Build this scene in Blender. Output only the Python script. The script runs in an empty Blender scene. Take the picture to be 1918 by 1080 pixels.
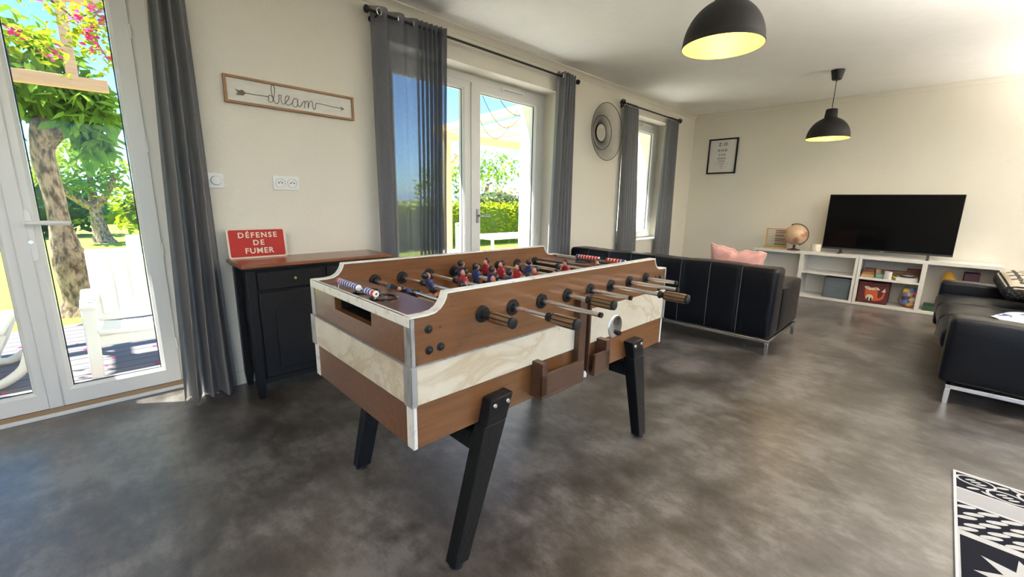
import bpy, bmesh, math, random
from mathutils import Vector, Matrix, noise as mnoise
# tunables
BW, KW = (-1.2, 2.6), (-3.0, -1.0)        # window openings added in the unseen right and back walls for extra daylight
LAMPW, SKY, SUN, EXPO = 2.4, .23, 11.0, 1.2
SKYT = (.52, .75, 1.0, 1)
UPL = [(-1.6, -.9, 'added unseen fill uplighter by the back wall opening', 190.), (3.05, -1.45, 'added unseen fill uplighter beside the right sofa', 280.), (6.0, -2.0, 'added unseen fill uplighter in the far right corner', 190.)]  # uplighters added out of view to brighten the room
PI = math.pi
RND = random.Random(11)
SC = bpy.context.scene
COL = SC.collection
H, D, L, ZC, SF, T = 1.16, 2.973, 6.912, 2.52, 6.556, 3.178   # camera height, left wall, far wall, ceiling, shelf front, door plane
FPX, YAW, PIT, ROL = 788.117, .790, .202, .018

# ------------------------------------------------------------------ materials
def srgb(r, g, b):
    f = lambda c: (c/255/12.92) if c/255 <= .04045 else ((c/255+.055)/1.055)**2.4
    return (f(r), f(g), f(b), 1)

def M(name, col, rough=.5, metal=0., noise=None, bump=None, spec=.5, coat=0., trans=0., emit=None, sheen=0., rnoise=None):
    """noise = (scale, colour2, detail, (sx, sy, sz), lo, hi); bump = (scale, strength, (sx, sy, sz))"""
    m = bpy.data.materials.new(name); m.use_nodes = True
    nt = m.node_tree; N = nt.nodes; K = nt.links
    b = N['Principled BSDF']
    b.inputs['Base Color'].default_value = col
    b.inputs['Roughness'].default_value = rough
    b.inputs['Metallic'].default_value = metal
    b.inputs['Specular IOR Level'].default_value = spec
    b.inputs['Coat Weight'].default_value = coat
    b.inputs['Transmission Weight'].default_value = trans
    if sheen: b.inputs['Sheen Weight'].default_value = sheen
    if emit:
        b.inputs['Emission Color'].default_value = emit[0]; b.inputs['Emission Strength'].default_value = emit[1]
    tc = N.new('ShaderNodeTexCoord')
    def nz(scale, detail, st):
        mp = N.new('ShaderNodeMapping'); mp.inputs['Scale'].default_value = st
        K.new(tc.outputs['Object'], mp.inputs['Vector'])
        t = N.new('ShaderNodeTexNoise'); t.inputs['Scale'].default_value = scale; t.inputs['Detail'].default_value = detail
        t.inputs['Roughness'].default_value = .6
        K.new(mp.outputs['Vector'], t.inputs['Vector']); return t
    if noise:
        t = nz(noise[0], noise[2], noise[3])
        mr = N.new('ShaderNodeMapRange'); mr.inputs['From Min'].default_value = noise[4]; mr.inputs['From Max'].default_value = noise[5]
        K.new(t.outputs['Fac'], mr.inputs['Value'])
        mx = N.new('ShaderNodeMix'); mx.data_type = 'RGBA'
        mx.inputs['A'].default_value = col; mx.inputs['B'].default_value = noise[1]
        K.new(mr.outputs['Result'], mx.inputs['Factor']); K.new(mx.outputs['Result'], b.inputs['Base Color'])
        m['mixout'] = mx.name
    if rnoise:
        t = nz(rnoise[0], 3, (1, 1, 1))
        mr = N.new('ShaderNodeMapRange'); mr.inputs['To Min'].default_value = rnoise[1]; mr.inputs['To Max'].default_value = rnoise[2]
        K.new(t.outputs['Fac'], mr.inputs['Value']); K.new(mr.outputs['Result'], b.inputs['Roughness'])
    if bump:
        t = nz(bump[0], 4, bump[2] if len(bump) > 2 else (1, 1, 1))
        bp = N.new('ShaderNodeBump'); bp.inputs['Strength'].default_value = bump[1]; bp.inputs['Distance'].default_value = .01
        K.new(t.outputs['Fac'], bp.inputs['Height']); K.new(bp.outputs['Normal'], b.inputs['Normal'])
    return m

def glass_mat():
    m = bpy.data.materials.new('window_glass'); m.use_nodes = True
    nt = m.node_tree; N = nt.nodes; K = nt.links; N.clear()
    o = N.new('ShaderNodeOutputMaterial'); tr = N.new('ShaderNodeBsdfTransparent'); gl = N.new('ShaderNodeBsdfGlossy')
    tr.inputs['Color'].default_value = (.95, .97, .96, 1); gl.inputs['Roughness'].default_value = .02
    lw = N.new('ShaderNodeLayerWeight'); lw.inputs['Blend'].default_value = .5
    pw = N.new('ShaderNodeMath'); pw.operation = 'POWER'; pw.inputs[1].default_value = 5; K.new(lw.outputs['Facing'], pw.inputs[0])
    ad = N.new('ShaderNodeMath'); ad.operation = 'MULTIPLY_ADD'; ad.inputs[1].default_value = .5; ad.inputs[2].default_value = .012; K.new(pw.outputs[0], ad.inputs[0])
    mx = N.new('ShaderNodeMixShader'); K.new(ad.outputs[0], mx.inputs[0]); K.new(tr.outputs[0], mx.inputs[1]); K.new(gl.outputs[0], mx.inputs[2])
    K.new(mx.outputs[0], o.inputs[0]); return m

def cloth_mat(name, col, see=0., transl=.3, col2=None):
    """woven curtain cloth: diffuse + translucent, with a share of open weave that lets the view through"""
    m = bpy.data.materials.new(name); m.use_nodes = True
    nt = m.node_tree; N = nt.nodes; K = nt.links; N.clear()
    o = N.new('ShaderNodeOutputMaterial'); df = N.new('ShaderNodeBsdfDiffuse'); tl = N.new('ShaderNodeBsdfTranslucent'); tr = N.new('ShaderNodeBsdfTransparent')
    tc = N.new('ShaderNodeTexCoord'); mp = N.new('ShaderNodeMapping'); mp.inputs['Scale'].default_value = (90, 90, 14)
    t = N.new('ShaderNodeTexNoise'); t.inputs['Scale'].default_value = 3; t.inputs['Detail'].default_value = 3
    K.new(tc.outputs['Object'], mp.inputs['Vector']); K.new(mp.outputs['Vector'], t.inputs['Vector'])
    mc = N.new('ShaderNodeMix'); mc.data_type = 'RGBA'; mc.inputs['A'].default_value = [c*.75 for c in col[:3]]+[1]; mc.inputs['B'].default_value = [min(1, c*1.25) for c in col[:3]]+[1]
    K.new(t.outputs['Fac'], mc.inputs['Factor']); K.new(mc.outputs['Result'], df.inputs['Color']); K.new(mc.outputs['Result'], tl.inputs['Color'])
    m1 = N.new('ShaderNodeMixShader'); m1.inputs[0].default_value = transl
    K.new(df.outputs[0], m1.inputs[1]); K.new(tl.outputs[0], m1.inputs[2])
    m2 = N.new('ShaderNodeMixShader'); m2.inputs[0].default_value = see
    K.new(m1.outputs[0], m2.inputs[1]); K.new(tr.outputs[0], m2.inputs[2]); K.new(m2.outputs[0], o.inputs[0]); return m

def leaf_mat(name, c1, c2, scale=2.5, transl=.35):
    m = bpy.data.materials.new(name); m.use_nodes = True
    nt = m.node_tree; N = nt.nodes; K = nt.links; N.clear()
    o = N.new('ShaderNodeOutputMaterial'); df = N.new('ShaderNodeBsdfDiffuse'); tl = N.new('ShaderNodeBsdfTranslucent')
    tc = N.new('ShaderNodeTexCoord'); t = N.new('ShaderNodeTexNoise'); t.inputs['Scale'].default_value = scale; t.inputs['Detail'].default_value = 4
    K.new(tc.outputs['Object'], t.inputs['Vector'])
    mr = N.new('ShaderNodeMapRange'); mr.inputs['From Min'].default_value = .35; mr.inputs['From Max'].default_value = .65
    K.new(t.outputs['Fac'], mr.inputs['Value'])
    mc = N.new('ShaderNodeMix'); mc.data_type = 'RGBA'; mc.inputs['A'].default_value = c1; mc.inputs['B'].default_value = c2
    K.new(mr.outputs['Result'], mc.inputs['Factor']); K.new(mc.outputs['Result'], df.inputs['Color']); K.new(mc.outputs['Result'], tl.inputs['Color'])
    m1 = N.new('ShaderNodeMixShader'); m1.inputs[0].default_value = transl
    K.new(df.outputs[0], m1.inputs[1]); K.new(tl.outputs[0], m1.inputs[2]); K.new(m1.outputs[0], o.inputs[0]); return m

def planks_mat(name, c1, c2, width, axis='Y', gap=(.02, .018, .016, 1), rough=.6):
    """boards across one axis, with dark gaps"""
    m = M(name, c1, rough, noise=(3, c2, 5, (1, 12, 1) if axis == 'Y' else (12, 1, 1), .3, .7), bump=(30, .15))
    nt = m.node_tree; N = nt.nodes; K = nt.links; b = N['Principled BSDF']; mx = N[m['mixout']]
    tc = N.new('ShaderNodeTexCoord'); sp = N.new('ShaderNodeSeparateXYZ'); K.new(tc.outputs['Object'], sp.inputs[0])
    md = N.new('ShaderNodeMath'); md.operation = 'PINGPONG'; md.inputs[1].default_value = width/2
    K.new(sp.outputs[axis], md.inputs[0])
    lt = N.new('ShaderNodeMath'); lt.operation = 'LESS_THAN'; lt.inputs[1].default_value = .006; K.new(md.outputs[0], lt.inputs[0])
    m2 = N.new('ShaderNodeMix'); m2.data_type = 'RGBA'; m2.inputs['B'].default_value = gap
    K.new(lt.outputs[0], m2.inputs['Factor']); K.new(mx.outputs['Result'], m2.inputs['A']); K.new(m2.outputs['Result'], b.inputs['Base Color'])
    return m

def floor_mat():
    m = bpy.data.materials.new('mottled_vinyl_floor'); m.use_nodes = True
    nt = m.node_tree; N = nt.nodes; K = nt.links; b = N['Principled BSDF']
    tc = N.new('ShaderNodeTexCoord')
    def nz(scale, detail, st, rough=.6):
        mp = N.new('ShaderNodeMapping'); mp.inputs['Scale'].default_value = st; K.new(tc.outputs['Object'], mp.inputs['Vector'])
        t = N.new('ShaderNodeTexNoise'); t.inputs['Scale'].default_value = scale; t.inputs['Detail'].default_value = detail; t.inputs['Roughness'].default_value = rough
        K.new(mp.outputs['Vector'], t.inputs['Vector']); return t
    a = nz(2.8, 8, (1, 1, 1), .66); c = nz(90, 2, (1.5, .6, 1), .5); e = nz(11, 7, (1.6, .75, 1), .68)
    s = N.new('ShaderNodeMath'); s.operation = 'MULTIPLY_ADD'; s.inputs[1].default_value = .13
    K.new(c.outputs['Fac'], s.inputs[0]); K.new(a.outputs['Fac'], s.inputs[2])
    s2 = N.new('ShaderNodeMath'); s2.operation = 'MULTIPLY_ADD'; s2.inputs[1].default_value = .55
    K.new(e.outputs['Fac'], s2.inputs[0]); K.new(s.outputs[0], s2.inputs[2])
    cr = N.new('ShaderNodeValToRGB'); el = cr.color_ramp.elements
    el[0].position = .12; el[0].color = FL[0]; el[1].position = .88; el[1].color = FL[2]
    x = el.new(.5); x.color = FL[1]
    mr = N.new('ShaderNodeMapRange'); mr.inputs['From Min'].default_value = .66; mr.inputs['From Max'].default_value = 1.02
    K.new(s2.outputs[0], mr.inputs['Value']); K.new(mr.outputs['Result'], cr.inputs[0])
    K.new(cr.outputs['Color'], b.inputs['Base Color'])
    rr = N.new('ShaderNodeMapRange'); rr.inputs['To Min'].default_value = .34; rr.inputs['To Max'].default_value = .46
    K.new(c.outputs['Fac'], rr.inputs['Value']); K.new(rr.outputs['Result'], b.inputs['Roughness'])
    bp = N.new('ShaderNodeBump'); bp.inputs['Strength'].default_value = .05; bp.inputs['Distance'].default_value = .004
    K.new(c.outputs['Fac'], bp.inputs['Height']); K.new(bp.outputs['Normal'], b.inputs['Normal'])
    b.inputs['Specular IOR Level'].default_value = .8; b.inputs['Coat Weight'].default_value = .8; b.inputs['Coat Roughness'].default_value = .34; b.inputs['Coat IOR'].default_value = 1.5
    return m
FL = ((.032, .025, .020, 1), (.078, .067, .059, 1), (.155, .143, .134, 1))

def marble_mat():
    m = M('cream_marble_laminate', (.64, .59, .48, 1), .3, noise=(5, (.56, .49, .37, 1), 6, (1, 1, 1.6), .4, .7), coat=.2)
    nt = m.node_tree; N = nt.nodes; K = nt.links; b = N['Principled BSDF']; mx = N[m['mixout']]
    tc = N.new('ShaderNodeTexCoord'); t = N.new('ShaderNodeTexNoise'); t.inputs['Scale'].default_value = 3.2; t.inputs['Detail'].default_value = 5; t.inputs['Distortion'].default_value = 1.2
    K.new(tc.outputs['Object'], t.inputs['Vector'])
    a = N.new('ShaderNodeMath'); a.operation = 'SUBTRACT'; a.inputs[1].default_value = .5; K.new(t.outputs['Fac'], a.inputs[0])
    c = N.new('ShaderNodeMath'); c.operation = 'ABSOLUTE'; K.new(a.outputs[0], c.inputs[0])
    mr = N.new('ShaderNodeMapRange'); mr.inputs['From Min'].default_value = 0; mr.inputs['From Max'].default_value = .035; mr.inputs['To Min'].default_value = .5; mr.inputs['To Max'].default_value = 0
    K.new(c.outputs[0], mr.inputs['Value'])
    m2 = N.new('ShaderNodeMix'); m2.data_type = 'RGBA'; m2.inputs['B'].default_value = (.40, .28, .15, 1)
    K.new(mr.outputs['Result'], m2.inputs['Factor']); K.new(mx.outputs['Result'], m2.inputs['A']); K.new(m2.outputs['Result'], b.inputs['Base Color'])
    return m

# ------------------------------------------------------------------ mesh builder
class MB:
    def __init__(s): s.bm = bmesh.new(); s.mi = 0
    def _f(s, vs):
        try:
            f = s.bm.faces.new(vs); f.material_index = s.mi; return f
        except ValueError: return None
    def box(s, c, size, rot=None):
        c = Vector(c); hx, hy, hz = [v/2 for v in size]
        P = [Vector((sx*hx, sy*hy, sz*hz)) for sz in (-1, 1) for sy in (-1, 1) for sx in (-1, 1)]
        if rot is not None: P = [rot @ p for p in P]
        v = [s.bm.verts.new(p+c) for p in P]
        for q in ((0, 2, 3, 1), (4, 5, 7, 6), (0, 1, 5, 4), (2, 6, 7, 3), (0, 4, 6, 2), (1, 3, 7, 5)): s._f([v[i] for i in q])
        return s
    def bx(s, x0, x1, y0, y1, z0, z1): return s.box(((x0+x1)/2, (y0+y1)/2, (z0+z1)/2), (abs(x1-x0), abs(y1-y0), abs(z1-z0)))
    def beam(s, p0, p1, w, h, up=(0, 0, 1)):
        p0, p1 = Vector(p0), Vector(p1); d = (p1-p0); n = d.normalized(); u = Vector(up); sd = n.cross(u)
        if sd.length < 1e-4: sd = n.cross(Vector((1, 0, 0)))
        sd.normalize(); u = sd.cross(n)
        R = Matrix((n, sd, u)).transposed()
        return s.box((p0+p1)/2, (d.length, w, h), R)
    def hexa(s, b, t):
        """frustum from four bottom and four top points"""
        v = [s.bm.verts.new(p) for p in list(b)+list(t)]
        s._f([v[3], v[2], v[1], v[0]]); s._f(v[4:8])
        for i in range(4): s._f([v[i], v[(i+1) % 4], v[4+(i+1) % 4], v[4+i]])
        return s
    def cyl(s, p0, p1, r0, r1=None, n=20):
        r1 = r0 if r1 is None else r1
        return s.sweep([p0, p1], [r0, r1], n)
    def sweep(s, pts, r, n=10, closed=False, caps=True):
        P = [Vector(p) for p in pts]; m = len(P)
        rs = r if isinstance(r, (list, tuple)) else [r]*m
        tan = []
        for i in range(m):
            a = P[(i-1) % m] if (closed or i > 0) else P[i]; b = P[(i+1) % m] if (closed or i < m-1) else P[i]
            t = (b-a); tan.append(t.normalized() if t.length > 1e-9 else (tan[-1] if tan else Vector((0, 0, 1))))
        nrm = tan[0].orthogonal().normalized(); rings = []
        for i in range(m):
            nrm = (nrm-tan[i]*nrm.dot(tan[i]))
            nrm = nrm.normalized() if nrm.length > 1e-6 else tan[i].orthogonal().normalized()
            bn = tan[i].cross(nrm)
            rings.append([s.bm.verts.new(P[i]+(nrm*math.cos(2*PI*k/n)+bn*math.sin(2*PI*k/n))*rs[i]) for k in range(n)])
        for i in range(m if closed else m-1):
            a, b = rings[i], rings[(i+1) % m]
            for k in range(n): s._f([a[k], a[(k+1) % n], b[(k+1) % n], b[k]])
        if caps and not closed: s._f(rings[0][::-1]); s._f(rings[-1])
        return s
    def lathe(s, prof, c=(0, 0, 0), n=32, R=None, mis=None):
        c = Vector(c); rings = []
        for (r, z) in prof:
            if r < 1e-6: rings.append([s.bm.verts.new(((R @ Vector((0, 0, z))) if R else Vector((0, 0, z)))+c)])
            else:
                ring = []
                for k in range(n):
                    p = Vector((r*math.cos(2*PI*k/n), r*math.sin(2*PI*k/n), z)); ring.append(s.bm.verts.new((R @ p if R else p)+c))
                rings.append(ring)
        for i in range(len(rings)-1):
            a, b = rings[i], rings[i+1]
            if mis: s.mi = mis[i]
            for k in range(n):
                if len(a) == 1 and len(b) == 1: continue
                if len(a) == 1: s._f([a[0], b[(k+1) % n], b[k]])
                elif len(b) == 1: s._f([a[k], a[(k+1) % n], b[0]])
                else: s._f([a[k], a[(k+1) % n], b[(k+1) % n], b[k]])
        return s
    def sph(s, c, r, n=16, sc=(1, 1, 1)):
        m = max(6, n//2)
        R = Matrix.Diagonal(Vector(sc))
        return s.lathe([(r*math.sin(PI*i/m), -r*math.cos(PI*i/m)) for i in range(m+1)], c, n, R)
    def prism(s, poly, f, t0, t1):
        """poly of 2-D points; f(u, v, t) gives the 3-D point"""
        a = [s.bm.verts.new(f(u, v, t0)) for u, v in poly]; b = [s.bm.verts.new(f(u, v, t1)) for u, v in poly]; n = len(a)
        fa = s._f(a[::-1]); fb = s._f(b)
        for i in range(n): s._f([a[i], a[(i+1) % n], b[(i+1) % n], b[i]])
        return s
    def grid(s, f, nu, nv, wrap=False):
        V = [[s.bm.verts.new(f(i/nu, j/nv)) for i in range(nu if wrap else nu+1)] for j in range(nv+1)]
        for j in range(nv):
            for i in range(nu):
                i2 = (i+1) % nu if wrap else i+1
                s._f([V[j][i], V[j][i2], V[j+1][i2], V[j+1][i]])
        return s
    def rbox(s, c, size, r, n=(6, 6, 6), fn=None, rot=None):
        """soft box: subdivided box with rounded edges, optional deform fn(p in -1..1 space, p) -> p"""
        c = Vector(c); h = [v/2 for v in size]
        def ax(hh, k):
            rr = min(r, hh*.999)
            e = [-hh, -hh+.22*rr, -hh+.55*rr, -hh+rr]
            i = [-hh+rr+(2*hh-2*rr)*q/k for q in range(1, k)] if hh > rr*1.001 else []
            return e+i+[-v for v in e[::-1]]
        A = [ax(h[i], n[i]) for i in range(3)]; cache = {}
        def vert(p):
            key = tuple(round(v, 6) for v in p)
            if key in cache: return cache[key]
            q = Vector([max(-(h[i]-min(r, h[i]*.999)), min(h[i]-min(r, h[i]*.999), p[i])) for i in range(3)])
            d = Vector(p)-q
            if d.length > 1e-9:
                # spread the box samples evenly round the corner
                mx = max(abs(x) for x in d); pr = Vector([math.tan(x/mx*PI/4) if mx > 0 else 0 for x in d]); pr = pr.normalized()
                o = q+pr*min(r, mx)
            else: o = q
            if fn: o = fn(Vector([p[i]/h[i] for i in range(3)]), o)
            if rot is not None: o = rot @ o
            v = s.bm.verts.new(o+c); cache[key] = v; return v
        for a in range(3):
            b, d = (a+1) % 3, (a+2) % 3
            for sg in (-1, 1):
                for i in range(len(A[b])-1):
                    for j in range(len(A[d])-1):
                        q = []
                        for (ii, jj) in ((i, j), (i+1, j), (i+1, j+1), (i, j+1)):
                            p = [0, 0, 0]; p[a] = sg*h[a]; p[b] = A[b][ii]; p[d] = A[d][jj]; q.append(vert(p))
                        s._f(q if sg > 0 else q[::-1])
        return s
    def text(s, body, size, mat, depth=.001, bold=0., space=1., align='CENTER'):
        cu = bpy.data.curves.new('lettering', 'FONT'); cu.body = body; cu.size = size; cu.extrude = depth; cu.offset = bold
        cu.align_x = align; cu.align_y = 'CENTER'; cu.space_character = space; cu.resolution_u = 3
        ob = bpy.data.objects.new('lettering', cu); COL.objects.link(ob)
        bpy.context.view_layer.update()
        me = bpy.data.meshes.new_from_object(ob.evaluated_get(bpy.context.evaluated_depsgraph_get()))
        bpy.data.objects.remove(ob); bpy.data.curves.remove(cu)
        b2 = bmesh.new(); b2.from_mesh(me); bpy.data.meshes.remove(me)
        mp = {}
        for v in b2.verts: mp[v] = s.bm.verts.new(mat @ v.co)
        for f in b2.faces: s._f([mp[v] for v in f.verts])
        b2.free(); return s
    def leaves(s, pts, size, var=.4, droop=.3, wide=.55, rnd=RND):
        """folded leaf blades at the given points"""
        for p in pts:
            p = Vector(p); l = size*(1+rnd.uniform(-var, var)); a = rnd.uniform(0, 2*PI); e = rnd.uniform(-1, .6)-droop
            d = Vector((math.cos(a)*math.cos(e), math.sin(a)*math.cos(e), math.sin(e)))
            sd = d.cross(Vector((rnd.gauss(0, .5), rnd.gauss(0, .5), 1))).normalized(); up = sd.cross(d)
            v0, v1 = s.bm.verts.new(p), s.bm.verts.new(p+d*l)
            va, vb, vc, vd = [s.bm.verts.new(p+d*l*t+sd*l*wide*q+up*l*.09) for t, q in ((.22, .40), (.62, .42), (.22, -.40), (.62, -.42))]
            s._f([v0, va, vb, v1]); s._f([v0, v1, vd, vc])
        return s

ROOT = {}
def finish(name, mb, mats, smooth=40, bevel=0., seg=2):
    me = bpy.data.meshes.new(name)
    mb.bm.normal_update()
    bmesh.ops.recalc_face_normals(mb.bm, faces=mb.bm.faces[:]) if getattr(mb, 'fixn', True) else None
    mb.bm.to_mesh(me); mb.bm.free()
    for m in (mats if isinstance(mats, (list, tuple)) else [mats]): me.materials.append(m)
    if smooth:
        me.polygons.foreach_set('use_smooth', [True]*len(me.polygons)); me.set_sharp_from_angle(angle=math.radians(smooth))
    o = bpy.data.objects.new(name, me); COL.objects.link(o)
    if bevel:
        b = o.modifiers.new('Bevel', 'BEVEL'); b.width = bevel; b.segments = seg; b.limit_method = 'ANGLE'; b.angle_limit = math.radians(50); b.harden_normals = False
    return o
def tag(o, label=None, cat=None, group=None, kind=None):
    if label: o['label'] = label
    if cat: o['category'] = cat
    if group: o['group'] = group
    if kind: o['kind'] = kind
    return o
def thing(name, label, cat, loc=(0, 0, 0), rz=0., group=None, kind=None):
    o = bpy.data.objects.new(name, None); COL.objects.link(o); o.empty_display_size = .05
    o.location = loc; o.rotation_euler = (0, 0, rz); ROOT[o.name] = Matrix.Translation(Vector(loc)) @ Matrix.Rotation(rz, 4, 'Z')
    return tag(o, label, cat, group, kind)
def part(name, mb, mats, parent, w=False, smooth=40, bevel=0., seg=2, label=None, kind=None):
    """w: the builder's points are world points"""
    rm = ROOT[parent.name]
    if w: bmesh.ops.transform(mb.bm, matrix=rm.inverted(), verts=mb.bm.verts[:])
    o = finish(name, mb, mats, smooth, bevel, seg); o.parent = parent; ROOT[o.name] = rm
    return tag(o, label, kind=kind)
def solo(name, mb, mats, label, cat, base, group=None, kind=None, smooth=40, bevel=0., seg=2):
    """a thing that is one mesh, its origin at base; points are world points"""
    bmesh.ops.translate(mb.bm, verts=mb.bm.verts[:], vec=-Vector(base))
    o = finish(name, mb, mats, smooth, bevel, seg); o.location = base; ROOT[o.name] = Matrix.Translation(Vector(base))
    return tag(o, label, cat, group, kind)
def struct(name, mb, mats, smooth=0, bevel=0., label=None):
    o = finish(name, mb, mats, smooth, bevel); o['kind'] = 'structure'; ROOT[o.name] = Matrix.Identity(4)
    if label: o['label'] = label
    return o
def copytree(o, parent=None):
    c = o.copy(); COL.objects.link(c); c.parent = parent
    if o.name in ROOT: ROOT[c.name] = ROOT[o.name]
    for ch in list(o.children): copytree(ch, c)
    return c
def catmull(P, k=6, closed=False):
    P = [Vector(p) for p in P]; n = len(P); out = []
    for i in range(n if closed else n-1):
        p0 = P[(i-1) % n] if closed or i > 0 else P[0]; p1 = P[i]; p2 = P[(i+1) % n]; p3 = P[(i+2) % n] if closed or i < n-2 else P[-1]
        for j in range(k):
            t = j/k
            out.append(.5*((2*p1)+(p2-p0)*t+(2*p0-5*p1+4*p2-p3)*t*t+(3*p1-p0-3*p2+p3)*t**3))
    if not closed: out.append(P[-1])
    return out
def lerp(a, b, t): return a+(b-a)*t
def rrect(x0, x1, z0, z1, r, n=5):
    o = []
    for cx, cz, a in ((x1-r, z1-r, 0), (x0+r, z1-r, 90), (x0+r, z0+r, 180), (x1-r, z0+r, 270)):
        for i in range(n+1):
            t = math.radians(a+90*i/n); o.append((cx+r*math.cos(t), cz+r*math.sin(t)))
    return o
XZ = lambda y: (lambda u, v, t: Vector((u, y+t, v)))     # wall-left style plane
YZ = lambda x: (lambda u, v, t: Vector((x+t, u, v)))     # wall-far style plane
XY = lambda z: (lambda u, v, t: Vector((u, v, z+t)))
def wallL(x, z, y): return Matrix.Translation((x, y, z)) @ Matrix.Rotation(PI/2, 4, 'X')
def wallF(y, z, x): return Matrix.Translation((x, y, z)) @ Matrix.Rotation(-PI/2, 4, 'Z') @ Matrix.Rotation(PI/2, 4, 'X')

# ------------------------------------------------------------------ palette
m_wall = M('warm_white_wall_paint', WALLC, .85, bump=(60, .25), spec=.3) if 'WALLC' in globals() else M('warm_white_wall_paint', (.75, .715, .625, 1), .85, bump=(60, .25), spec=.3)
m_ceil = M('textured_plaster_ceiling', (.90, .89, .86, 1), .9, bump=(7, .5, (1, 1, 1)), spec=.3, noise=(5, (.87, .86, .82, 1), 6, (1, 1, 1), .3, .7))
m_floor = floor_mat()
m_pvc = M('white_window_frame', (.76, .76, .745, 1), .3)
m_white = M('white_plastic', (.82, .82, .80, 1), .35)
m_glass = glass_mat()
m_steel = M('brushed_steel', (.55, .55, .56, 1), .25, 1.)
m_chrome = M('chrome', (.86, .86, .87, 1), .22, 1.)
m_alu = M('worn_aluminium_trim', (.40, .40, .40, 1), .42, .5, noise=(26, (.20, .20, .21, 1), 5, (1, 1, .4), .50, .70))
m_trimwhite = M('worn_white_edge_trim', (.74, .73, .69, 1), .35, noise=(25, (.42, .39, .35, 1), 4, (1, 1, 1), .56, .72))
m_black = M('matt_black', (.009, .009, .010, 1), .5, spec=.35)
m_rod = M('black_curtain_rod', (.012, .012, .013, 1), .4, .3)
m_lea = M('black_leather', (.004, .0045, .007, 1), .34, bump=(90, .12), rnoise=(14, .24, .42), spec=.22)
m_wood = M('cherry_wood_veneer', (.112, .046, .0155, 1), .32, noise=(7, (.175, .074, .025, 1), 6, (.6, 9, 9), .3, .7), coat=.25)
m_deck = M('dark_cherry_deck', (.105, .045, .032, 1), .28, noise=(9, (.15, .062, .042, 1), 5, (5, 1, 5), .3, .7), coat=.3)
m_dwood = M('dark_brown_wood', (.052, .023, .013, 1), .45, noise=(12, (.08, .038, .022, 1), 4, (1, 8, 8), .3, .7))
m_hwood = M('handle_hardwood', (.19, .108, .052, 1), .3, noise=(30, (.12, .062, .028, 1), 4, (6, .5, 6), .3, .7), coat=.4)
m_marble = marble_mat()
m_field = M('tan_playfield', (.50, .33, .17, 1), .4, noise=(6, (.44, .28, .14, 1), 4, (1, 6, 1), .3, .7))
m_green = M('dark_green_corner', (.05, .065, .035, 1), .5)
m_leg = M('black_painted_leg', (.005, .0055, .0065, 1), .42, bump=(70, .3), spec=.2)
m_brass = M('brass', (.75, .55, .2, 1), .25, 1.)
m_iron = M('dark_bronze_wire', (.10, .085, .06, 1), .4, .8)
# ------------------------------------------------------------------ the room
OPEN = [(-.85, .345, 0., 2.27), (1.655, 3.585, 0., 2.27), (4.84, 6.14, .655, 2.29)]
YO = 3.53                                                    # outer face of the left wall
XB, YR = -2.6, -3.1                                          # back wall, right wall
struct('floor', MB().bx(XB, L, YR, YO-.02, -.12, 0), m_floor)
struct('ceiling', MB().bx(XB-.2, L+.2, YR-.2, YO, ZC, ZC+.15), m_ceil)
mb = MB(); xs = XB-.2
for (a, b, z0, z1) in OPEN:
    mb.bx(xs, a, D, YO, 0, ZC); mb.bx(a, b, D, YO, z1, ZC)
    if z0 > 0: mb.bx(a, b, D, YO, 0, z0)
    xs = b
mb.bx(xs, L+.2, D, YO, 0, ZC)
struct('wall_left', mb, m_wall)
struct('wall_far', MB().bx(L, L+.2, YR-.2, D, 0, ZC), m_wall)
mb = MB()                                                    # the unseen right and back walls, each with a big opening added for light
for (a, b) in ((XB-.2, BW[0]), (BW[1], L)): mb.bx(a, b, YR-.2, YR, 0, ZC)
mb.bx(BW[0], BW[1], YR-.2, YR, 2.25, ZC); mb.bx(BW[0], BW[1], YR-.2, YR, 0, .12)
struct('wall_right', mb, m_wall)
mb = MB()
for (a, b) in ((YR, KW[0]), (KW[1], D)): mb.bx(XB-.2, XB, a, b, 0, ZC)
mb.bx(XB-.2, XB, KW[0], KW[1], 2.25, ZC); mb.bx(XB-.2, XB, KW[0], KW[1], 0, .12)
struct('wall_back', mb, m_wall)
m_base = M('cream_baseboard', (.66, .62, .54, 1), .5)
mb = MB()
for a, b in ((.345, 1.655), (3.585, L)): mb.bx(a, b, D-.012, D, 0, .085)
struct('baseboard_left', mb, m_base, bevel=.003)
struct('baseboard_far', MB().bx(L-.012, L, YR, D-.012, 0, .085), m_base, bevel=.003)
prof = [(0, 0), (.06, 0), (.06, -.008), (.035, -.016), (.014, -.036), (.008, -.05), (0, -.05)]
struct('trim_1', MB().prism(prof, lambda u, v, t: Vector((t, D-u, ZC+v)), XB, L), m_wall, smooth=30)
struct('trim_2', MB().prism(prof, lambda u, v, t: Vector((L-u, t, ZC+v)), YR, D), m_wall, smooth=30)

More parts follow.
